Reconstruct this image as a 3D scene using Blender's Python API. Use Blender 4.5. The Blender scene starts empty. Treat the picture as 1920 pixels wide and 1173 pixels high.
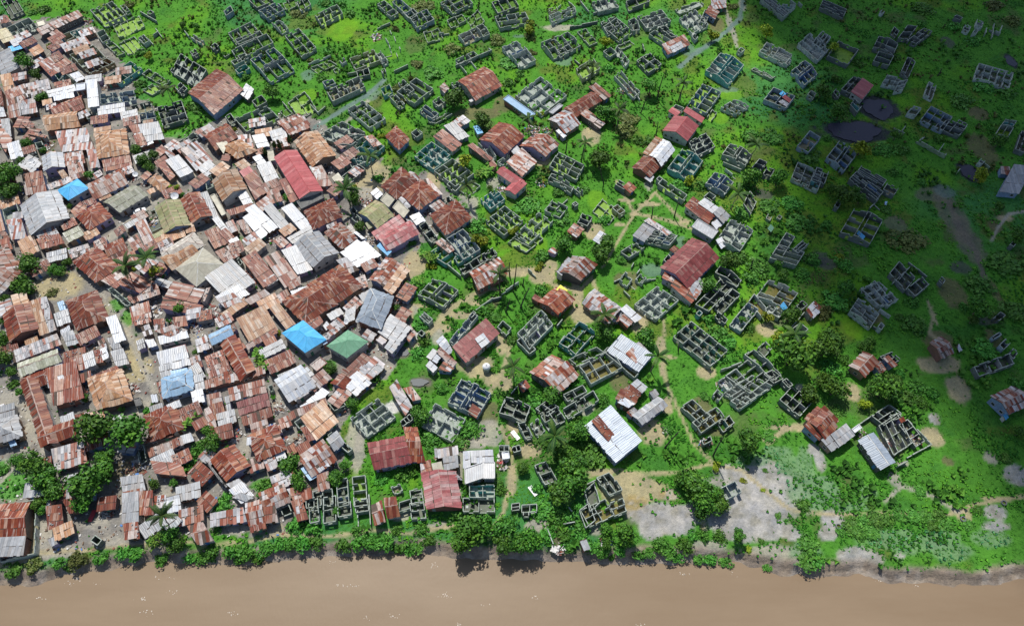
import bpy, math, random
import numpy as np
from mathutils import Vector
random.seed(7); RNG=np.random.default_rng(11)
R=math.radians
SC=bpy.context.scene; COL=SC.collection
# ------------------------------------------------------------------ camera
F=1340.0; CX,CY=960.0,586.5; TH=R(55); CAMH=190.0
sT,cT=math.sin(TH),math.cos(TH)
cam=bpy.data.cameras.new('camera'); camo=bpy.data.objects.new('camera',cam); COL.objects.link(camo)
cam.sensor_width=36; cam.lens=F/1920*36; cam.clip_start=1; cam.clip_end=6000
camo.location=(0,0,CAMH); camo.rotation_euler=(R(90)-TH,0,0); SC.camera=camo
def at(px,py,z=0.0):
    a=(px-CX)/F; b=-(py-CY)/F
    d=(a,cT+b*sT,-sT+b*cT); t=(z-CAMH)/d[2]
    return Vector((a*t,d[1]*t,z))
def ppm(px,py):
    b=-(py-CY)/F; return F/((-CAMH)/(-sT+b*cT))
def to_px(p):
    x,y,z=p[0],p[1],p[2]-CAMH
    dep=y*cT-z*sT; up=y*sT+z*cT
    return CX+F*x/dep, CY-F*up/dep
# ------------------------------------------------------------------ world, sun
SUN=Vector((-.143,.497,.856)).normalized()
el=math.asin(SUN.z); az=math.atan2(SUN.x,SUN.y)
w=bpy.data.worlds.new('World'); SC.world=w; w.use_nodes=True
nt=w.node_tree; bg=nt.nodes['Background']; sky=nt.nodes.new('ShaderNodeTexSky')
sky.sky_type='NISHITA'; sky.sun_disc=False; sky.sun_elevation=el; sky.sun_rotation=az
nt.links.new(sky.outputs[0],bg.inputs[0]); bg.inputs[1].default_value=0.1
sl=bpy.data.lights.new('sun','SUN'); sl.energy=4.3; sl.angle=R(.5); sl.color=(1,.965,.9)
so=bpy.data.objects.new('sun',sl); COL.objects.link(so); so.rotation_euler=SUN.to_track_quat('Z','Y').to_euler()
vs=SC.view_settings; vs.view_transform='Standard'; vs.look='None'; vs.exposure=0.12; vs.gamma=1.0
SC.render.engine='CYCLES'
# ------------------------------------------------------------------ noise
def vnoise(x,y,s,seed):
    r=np.random.default_rng(seed); N=256; L=r.random((N,N))
    xs=np.asarray(x)/s+1000; ys=np.asarray(y)/s+1000
    xi=np.floor(xs).astype(int); yi=np.floor(ys).astype(int); fx=xs-xi; fy=ys-yi
    fx=fx*fx*(3-2*fx); fy=fy*fy*(3-2*fy)
    a=L[xi%N,yi%N]; b=L[(xi+1)%N,yi%N]; c=L[xi%N,(yi+1)%N]; d=L[(xi+1)%N,(yi+1)%N]
    return (a*(1-fx)+b*fx)*(1-fy)+(c*(1-fx)+d*fx)*fy
def fbm(x,y,s,seed,o=4):
    t=0;amp=1;tot=0
    for k in range(o):
        t=t+amp*vnoise(x,y,s/2**k,seed+k); tot+=amp; amp*=.55
    return t/tot
def sstep(a,b,x):
    t=np.clip((x-a)/(b-a),0,1); return t*t*(3-2*t)
# ------------------------------------------------------------------ materials
def mat(name,rough=.8,spec=.3):
    m=bpy.data.materials.new(name); m.use_nodes=True
    b=m.node_tree.nodes['Principled BSDF']; b.inputs['Roughness'].default_value=rough
    b.inputs['Specular IOR Level'].default_value=spec
    return m,m.node_tree,b
def node(nt,t,**k):
    n=nt.nodes.new(t)
    for a,v in k.items():
        if a.startswith('i_'): n.inputs[a[2:].replace('_',' ')].default_value=v
        else: setattr(n,a,v)
    return n
def ramp(nt,stops,const=False):
    n=nt.nodes.new('ShaderNodeValToRGB'); cr=n.color_ramp
    if const: cr.interpolation='CONSTANT'
    while len(cr.elements)>1: cr.elements.remove(cr.elements[0])
    cr.elements[0].position=stops[0][0]; cr.elements[0].color=(*stops[0][1],1)
    for p,c in stops[1:]:
        e=cr.elements.new(p); e.color=(*c,1)
    return n
def mixc(nt,fac,a,b,mode='MIX'):
    n=nt.nodes.new('ShaderNodeMix'); n.data_type='RGBA'; n.blend_type=mode
    for sock,v in ((n.inputs['Factor'],fac),(n.inputs['A'],a),(n.inputs['B'],b)):
        if isinstance(v,bpy.types.NodeSocket): nt.links.new(v,sock)
        elif isinstance(v,(int,float)): sock.default_value=v
        else: sock.default_value=(*v,1)
    return n.outputs['Result']
def objrand(nt):
    return node(nt,'ShaderNodeObjectInfo').outputs['Random']
def noise(nt,vec,scale,detail=3,rough=.6,w=None):
    n=node(nt,'ShaderNodeTexNoise',noise_dimensions='4D' if w is not None else '3D')
    n.inputs['Scale'].default_value=scale; n.inputs['Detail'].default_value=detail; n.inputs['Roughness'].default_value=rough
    if vec is not None: nt.links.new(vec,n.inputs['Vector'])
    if w is not None:
        mm=node(nt,'ShaderNodeMath',operation='MULTIPLY'); nt.links.new(w,mm.inputs[0]); mm.inputs[1].default_value=60
        nt.links.new(mm.outputs[0],n.inputs['W'])
    return n.outputs['Fac']
RUST=[(.08,.022,.014),(.158,.044,.028),(.22,.069,.043),(.29,.12,.078),(.178,.048,.033)]
def roofmat(name,stops,streak,sc,rough=.5,spec=.35,dirt=.35):
    pale={'rusty brown corrugated iron':.62,'patched rusty and pale iron':.7,'tan weathered iron':.5,'silver and rust patchwork iron':.5}.get(name,.1)
    m,nt,b=mat(name,rough,spec)
    tone=node(nt,'ShaderNodeAttribute',attribute_name='tone')
    base=ramp(nt,stops,True); nt.links.new(tone.outputs['Fac'],base.inputs[0])
    uv=node(nt,'ShaderNodeUVMap'); mp=node(nt,'ShaderNodeMapping'); mp.inputs['Scale'].default_value=(2.6,.35,1)
    nt.links.new(uv.outputs[0],mp.inputs[0]); rnd=objrand(nt)
    n1=noise(nt,mp.outputs[0],1.0,4,.65,rnd)
    r1=ramp(nt,[(.40,(0,0,0)),(.66,(1,1,1))]); nt.links.new(n1,r1.inputs[0])
    mm=node(nt,'ShaderNodeMath',operation='MULTIPLY'); nt.links.new(r1.outputs[0],mm.inputs[0]); mm.inputs[1].default_value=streak
    c1=mixc(nt,mm.outputs[0],base.outputs[0],sc)
    mp3=node(nt,'ShaderNodeMapping'); mp3.inputs['Scale'].default_value=(2.1,.11,1); mp3.inputs['Location'].default_value=(17,5,3); nt.links.new(uv.outputs[0],mp3.inputs[0])
    n3=noise(nt,mp3.outputs[0],1.0,3,.6,rnd); r3=ramp(nt,[(.56,(0,0,0)),(.63,(pale,)*3)]); nt.links.new(n3,r3.inputs[0])
    c1=mixc(nt,r3.outputs[0],c1,(.52,.45,.40))
    n2=noise(nt,uv.outputs[0],.55,5,.7,rnd)
    r2=ramp(nt,[(.35,(1-dirt,)*3),(.62,(1.12,)*3)]); nt.links.new(n2,r2.inputs[0])
    c2=mixc(nt,1.0,c1,r2.outputs[0],'MULTIPLY')
    # corrugation: fine stripes across the sheet
    wv=node(nt,'ShaderNodeTexWave',wave_type='BANDS',bands_direction='X'); wv.inputs['Scale'].default_value=.62; wv.inputs['Distortion'].default_value=.0
    nt.links.new(uv.outputs[0],wv.inputs[0])
    bp=node(nt,'ShaderNodeBump'); bp.inputs['Strength'].default_value=.45; bp.inputs['Distance'].default_value=.06
    nt.links.new(wv.outputs['Fac'],bp.inputs['Height']); nt.links.new(bp.outputs[0],b.inputs['Normal'])
    hv=node(nt,'ShaderNodeHueSaturation'); mr=node(nt,'ShaderNodeMapRange'); nt.links.new(rnd,mr.inputs[0]); mr.inputs[3].default_value=.74; mr.inputs[4].default_value=1.16
    hv.inputs['Saturation'].default_value=1.14 if pale>.2 else .93; nt.links.new(mr.outputs[0],hv.inputs['Value']); nt.links.new(c2,hv.inputs['Color']); nt.links.new(hv.outputs[0],b.inputs['Base Color'])
    return m
def ev(cols): 
    n=len(cols); return [(i/n,c) for i,c in enumerate(cols)]
PALE=(.42,.35,.315); PALE2=(.52,.475,.44); SIL=(.33,.35,.37); WHT=(.54,.55,.56)
MR={
 'r':roofmat('rusty brown corrugated iron',ev([RUST[1],RUST[2],RUST[3],RUST[2],RUST[1],(.33,.16,.10),RUST[2],RUST[3],RUST[4],(.42,.28,.22)]),.5,(.12,.035,.028)),
 'p':roofmat('patched rusty and pale iron',ev([RUST[2],PALE,RUST[3],PALE2,(.33,.17,.12),RUST[1],PALE,RUST[2],WHT,RUST[3],PALE2,(.38,.24,.19)]),.55,(.22,.08,.06)),
 't':roofmat('tan weathered iron',ev([(.42,.25,.15),(.50,.33,.22),(.34,.18,.11),(.56,.42,.31),(.40,.22,.13),(.60,.48,.38),(.46,.28,.18)]),.45,(.24,.11,.06)),
 's':roofmat('silver galvanised iron',ev([SIL,(.39,.41,.42),(.30,.33,.36),(.46,.47,.48),SIL,(.36,.35,.34),(.42,.44,.46)]),.45,(.28,.24,.22),.42,.5,.25),
 'w':roofmat('new white sheet metal',ev([WHT,(.58,.60,.62),(.50,.53,.57),(.62,.62,.62),(.47,.51,.57)]),.3,(.34,.30,.28),.4,.5,.15),
 'k':roofmat('pale blue grey sheet metal',ev([(.31,.375,.455),(.34,.40,.48),(.29,.35,.425),(.325,.39,.46),(.37,.43,.50)]),.15,(.28,.30,.32),.42,.5,.18),
 'b':roofmat('sky blue coated sheet metal',ev([(.26,.46,.68),(.30,.50,.72),(.36,.56,.76),(.28,.47,.66)]),.12,(.45,.5,.52),.4,.5,.15),
 'B':roofmat('bright blue coated sheet',ev([(.04,.38,.72),(.05,.42,.76),(.035,.36,.70)]),.06,(.10,.40,.62),.45,.4,.08),
 'G':roofmat('sage green coated sheet',ev([(.17,.40,.24),(.19,.43,.26),(.16,.38,.225)]),.12,(.22,.40,.28),.45,.4,.12),
 'O':roofmat('mossy olive sheet',ev([(.26,.30,.12),(.30,.34,.15),(.34,.36,.18),(.24,.27,.10),(.38,.34,.18)]),.4,(.40,.24,.12)),
 'o':roofmat('stained grey olive sheet',ev([(.44,.45,.33),(.50,.51,.40),(.38,.39,.28),(.56,.56,.46)]),.5,(.18,.18,.10)),
 'R':roofmat('faded red painted sheet',ev([(.36,.062,.066),(.40,.08,.085),(.33,.055,.06),(.38,.07,.075),(.44,.12,.12)]),.42,(.30,.06,.055),.5,.35,.2),
 'K':roofmat('faded pink red iron',ev([(.40,.13,.13),(.46,.22,.21),(.34,.08,.08),(.50,.34,.32),(.38,.10,.10),(.44,.17,.16)]),.4,(.25,.05,.05)),
 'D':roofmat('maroon painted iron',ev([(.21,.035,.033),(.25,.05,.046),(.18,.028,.026),(.23,.042,.04),(.30,.12,.10)]),.35,(.12,.025,.022)),
 'M':roofmat('silver and rust patchwork iron',ev([SIL,RUST[2],(.58,.56,.56),WHT,SIL,(.40,.20,.16),PALE2,(.52,.54,.56)]),.4,(.22,.09,.07)),
 'C':roofmat('cream cement roof',ev([(.56,.53,.42),(.58,.55,.44),(.55,.51,.40)]),.2,(.40,.38,.30),.8,.2,.2),
 'c':roofmat('pale cement tile',ev([(.50,.46,.40),(.54,.50,.44),(.47,.42,.36)]),.3,(.30,.26,.22),.8,.2,.3),
 'd':roofmat('dark stained cement',ev([(.20,.20,.19),(.26,.26,.25),(.16,.16,.155)]),.5,(.10,.10,.10),.85,.2,.35),
 'Y':roofmat('pale yellow iron',ev([(.58,.52,.30),(.62,.56,.36),(.54,.46,.26)]),.4,(.44,.28,.16)),
 'Z':roofmat('bright yellow tarpaulin',ev([(.78,.72,.02),(.80,.74,.03)]),.1,(.7,.62,.05),.5,.4,.1),
}
ROOFW={'r':'rust brown','p':'patchy rust and white','t':'tan weathered','s':'silver grey','w':'bright white','k':'pale blue grey','b':'sky blue','B':'bright blue','G':'sage green','O':'mossy olive','o':'stained olive grey','R':'bright red','K':'faded pink','D':'maroon red','M':'silver and rust','C':'cream cement','c':'pale cement','d':'dark stained','Y':'pale yellow','Z':'bright yellow'}
def plainmat(name,col,var=.3,scale=.8,rough=.85,spec=.2,stain=None,st=.5):
    m,nt,b=mat(name,rough,spec); tc=node(nt,'ShaderNodeTexCoord')
    n=noise(nt,tc.outputs['Object'],scale,5,.65,objrand(nt))
    r=ramp(nt,[(.3,tuple(c*(1-var) for c in col)),(.7,tuple(min(1,c*(1+var*.7)) for c in col))]); nt.links.new(n,r.inputs[0])
    out=r.outputs[0]
    if stain:
        n2=noise(nt,tc.outputs['Object'],scale*2.7,4,.7,objrand(nt)); r2=ramp(nt,[(.5,(0,0,0)),(.68,(st,)*3)]); nt.links.new(n2,r2.inputs[0])
        out=mixc(nt,r2.outputs[0],out,stain)
    nt.links.new(out,b.inputs['Base Color'])
    return m
WALLC={'g':(.31,.345,.315),'w':(.50,.53,.50),'d':(.17,.18,.185),'b':(.30,.36,.43),'t':(.17,.42,.42),'y':(.46,.42,.27),'n':(.27,.33,.22),'o':(.34,.21,.12),'m':(.36,.34,.27)}
WALLW={'g':'grey','w':'pale grey','d':'dark grey','b':'bluish','t':'teal walled','y':'ochre','n':'mossy','o':'brown','m':'muddy grey'}
MW={k:plainmat('ruin wall '+WALLW[k],c,.32,.5,.9,.15,(.10,.17,.06),.9) for k,c in WALLC.items()}
MP=[plainmat('room paint teal',(.12,.38,.38),.25,.6,.85,.2,(.25,.28,.22)),plainmat('room paint blue',(.16,.27,.48),.25,.6,.85,.2,(.3,.3,.3)),plainmat('room paint violet',(.30,.25,.45),.25,.6,.85,.2,(.2,.2,.2)),plainmat('room paint sea green',(.18,.36,.30),.25,.6,.85,.2,(.25,.28,.22)),plainmat('bare block',(.40,.40,.38),.3,.6,.9,.15,(.14,.15,.1))]
MH=[plainmat('house wall '+n,c,.25,.7,.9,.15,(.14,.12,.11),.5) for n,c in (('cement',(.40,.38,.36)),('pale plaster',(.55,.53,.50)),('blue wash',(.25,.33,.50)),('mud brown',(.30,.21,.15)),('rusty tin',(.26,.13,.10)),('dark board',(.14,.12,.12)),('lilac wash',(.36,.30,.45)))]
M_sunlit_top=plainmat('sunlit mossy wall top',(.37,.405,.365),.45,.6,.9,.15,(.12,.18,.08),.9)  # sunlit crest of the walls painted into the top colour, moss blotches over it
MFL={'a':plainmat('duckweed covered water',(.19,.34,.03),.35,.7,.6,.3,(.08,.20,.03)),'v':plainmat('weedy floor',(.09,.19,.03),.5,1.2,.9,.2,(.05,.09,.02)),'m':plainmat('murky flood water',(.17,.15,.04),.3,.5,.12,.5,(.10,.10,.04)),'d':plainmat('dark wet floor',(.075,.085,.06),.4,.7,.5,.3,(.06,.14,.03),.8),'e':plainmat('earth floor',(.26,.23,.16),.35,1,.95,.1,(.08,.17,.03),.85),'c':plainmat('cement floor',(.34,.37,.34),.3,.7,.85,.2,(.09,.19,.05),.85),'z':None}
FLW={'a':'algae green floor','v':'weeds inside','m':'flooded rooms','d':'dark floor','e':'earth floor','c':'bare cement floor','z':'mirror bright flood'}
mz,ntz,bz=mat('clear flood water',.5,.3); bz.inputs['Base Color'].default_value=(.06,.07,.075,1)
MFL['z']=mz
_t=node(ntz,'ShaderNodeTexCoord'); _n=noise(ntz,_t.outputs['Object'],1.2,3,.6); _b=node(ntz,'ShaderNodeBump'); _b.inputs['Strength'].default_value=.25; _b.inputs['Distance'].default_value=.05
ntz.links.new(_n,_b.inputs['Height']); ntz.links.new(_b.outputs[0],bz.inputs['Normal'])
M_stone=plainmat('ballast stone',(.30,.29,.28),.5,3)
M_under=plainmat('roof underside',(.10,.075,.06),.3,1)
M_door=[plainmat('door '+n,c,.25,2) for n,c in (('brown wood',(.16,.09,.05)),('blue paint',(.08,.18,.38)),('green paint',(.08,.24,.16)),('grey metal',(.3,.3,.32)))]
M_frame=plainmat('window frame',(.50,.48,.45),.2,2); M_pane,_,_pb=mat('window dark pane',.15,.5); _pb.inputs['Base Color'].default_value=(.03,.035,.04,1)
M_trunk=plainmat('tree bark',(.16,.12,.085),.35,2.5); M_palm=plainmat('palm trunk',(.22,.18,.14),.35,2.5); M_dead=plainmat('dead trunk',(.06,.05,.045),.3,2)
M_cap=plainmat('ridge cap metal',(.46,.33,.28),.35,.9,.5,.3); M_capr=plainmat('red ridge cap',(.42,.09,.09),.2,.9,.5,.3); M_capB=plainmat('blue ridge cap',(.07,.40,.68),.1,.9,.5,.3); M_capG=plainmat('green ridge cap',(.14,.32,.2),.1,.9,.5,.3)
M_capw=plainmat('pale ridge cap',(.62,.62,.60),.2,.9,.5,.3)
def leafmat(name,a,b_,c,rough=.6):
    m,nt,b=mat(name,rough,.25)
    tone=node(nt,'ShaderNodeAttribute',attribute_name='tone'); r=ramp(nt,[(0,a),(.5,b_),(1,c)]); nt.links.new(tone.outputs['Fac'],r.inputs[0])
    hs=node(nt,'ShaderNodeHueSaturation'); oi=objrand(nt)
    mr=node(nt,'ShaderNodeMapRange'); nt.links.new(oi,mr.inputs[0]); mr.inputs[3].default_value=.7; mr.inputs[4].default_value=1.35
    mr2=node(nt,'ShaderNodeMapRange'); nt.links.new(oi,mr2.inputs[0]); mr2.inputs[3].default_value=.485; mr2.inputs[4].default_value=.515
    nt.links.new(mr.outputs[0],hs.inputs['Value']); nt.links.new(mr2.outputs[0],hs.inputs['Hue']); nt.links.new(r.outputs[0],hs.inputs['Color'])
    nt.links.new(hs.outputs[0],b.inputs['Base Color'])
    return m
ML={'b':leafmat('dark tree leaves',(.022,.07,.012),(.05,.145,.015),(.11,.24,.02)),
    'u':leafmat('bush leaves',(.035,.12,.018),(.07,.22,.026),(.12,.30,.035)),
    'y':leafmat('yellow green leaves',(.09,.15,.01),(.19,.25,.012),(.30,.33,.02)),
    'o':leafmat('olive reed leaves',(.055,.09,.02),(.11,.15,.03),(.18,.19,.055)),
    'n':leafmat('banana leaves',(.05,.15,.02),(.11,.26,.03),(.20,.34,.05)),
    'X':leafmat('cypress leaves',(.012,.04,.01),(.025,.075,.014),(.07,.11,.015)),
    'c':leafmat('palm fronds',(.012,.04,.008),(.032,.08,.013),(.085,.125,.02)),
    'g':leafmat('grass blades',(.045,.17,.018),(.08,.26,.026),(.14,.34,.03)),
    'e':leafmat('crop leaves',(.025,.11,.03),(.055,.20,.06),(.11,.28,.10))}
# ------------------------------------------------------------------ mesh builders
class MB:
    def __init__(s): s.v=[];s.f=[];s.mi=[];s.t=[];s.uv=[]
    def poly(s,pts,mi=0,tone=0.,uv=None):
        b=len(s.v); s.v.extend([tuple(p) for p in pts]); s.f.append(tuple(range(b,b+len(pts)))); s.mi.append(mi); s.t.append(tone)
        s.uv.extend(uv if uv else [(p[0],p[1]) for p in pts])
    def hexa(s,lo,hi,mi=0,tone=0.,top=None):   # lo, hi: 4 points each, counter-clockwise from above
        s.poly(lo[::-1],mi,tone); s.poly(hi,mi if top is None else top,tone)
        for i in range(4):
            j=(i+1)%4; s.poly([lo[i],lo[j],hi[j],hi[i]],mi,tone)
    def box(s,c,ax,ay,hz,z0,mi=0,tone=0.):
        c=Vector(c);P=[c-ax-ay,c+ax-ay,c+ax+ay,c-ax+ay]
        s.hexa([Vector((p.x,p.y,z0)) for p in P],[Vector((p.x,p.y,z0+hz)) for p in P],mi,tone)
    def tube(s,pts,rad,n=7,mi=0):
        rings=[]
        for i,p in enumerate(pts):
            p=Vector(p); d=(Vector(pts[min(i+1,len(pts)-1)])-Vector(pts[max(i-1,0)])).normalized()
            x=d.orthogonal().normalized(); y=d.cross(x)
            rings.append([p+(x*math.cos(6.2832*k/n)+y*math.sin(6.2832*k/n))*rad[i] for k in range(n)])
        for a,b in zip(rings,rings[1:]):
            for k in range(n): s.poly([a[k],a[(k+1)%n],b[(k+1)%n],b[k]],mi)
        s.poly(rings[0][::-1],mi); s.poly(rings[-1],mi)
    def lathe(s,prof,n=16,c=(0,0,0),mi=0):
        R_=[[(c[0]+r*math.cos(6.2832*k/n),c[1]+r*math.sin(6.2832*k/n),c[2]+z) for k in range(n)] for r,z in prof]
        for a,b in zip(R_,R_[1:]):
            for k in range(n): s.poly([a[k],a[(k+1)%n],b[(k+1)%n],b[k]],mi)
        s.poly(R_[0][::-1],mi); s.poly(R_[-1],mi)
    def build(s,name,mats,parent=None,org=None):
        me=bpy.data.meshes.new(name)
        o_=org if org is not None else Vector((0,0,0))
        me.from_pydata([(p[0]-o_[0],p[1]-o_[1],p[2]-o_[2]) for p in s.v],[],s.f)
        for m in (mats if isinstance(mats,(list,tuple)) else [mats]): me.materials.append(m)
        me.polygons.foreach_set('material_index',s.mi)
        a=me.attributes.new('tone','FLOAT','FACE'); a.data.foreach_set('value',s.t)
        u=me.uv_layers.new(name='uv'); u.data.foreach_set('uv',np.array(s.uv,dtype=np.float32).ravel())
        o=bpy.data.objects.new(name,me); COL.objects.link(o)
        if parent: o.parent=parent
        elif org is not None: o.location=o_
        return o
def quadmesh(name,V,tone,m):
    n=len(V)//4; me=bpy.data.meshes.new(name)
    me.vertices.add(n*4); me.vertices.foreach_set('co',V.astype(np.float32).ravel())
    me.loops.add(n*4); me.loops.foreach_set('vertex_index',np.arange(n*4,dtype=np.int32))
    me.polygons.add(n); me.polygons.foreach_set('loop_start',np.arange(0,n*4,4,dtype=np.int32))
    me.update(calc_edges=True)
    a=me.attributes.new('tone','FLOAT','FACE'); a.data.foreach_set('value',tone.astype(np.float32))
    me.materials.append(m); return me
def tag(o,label=None,cat=None,group=None,kind=None):
    if label: o['label']=label
    if cat: o['category']=cat
    if group: o['group']=group
    if kind: o['kind']=kind
    return o
def empty(name,loc):
    o=bpy.data.objects.new(name,None); COL.objects.link(o); o.location=loc; o.empty_display_size=.5; return o
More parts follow.
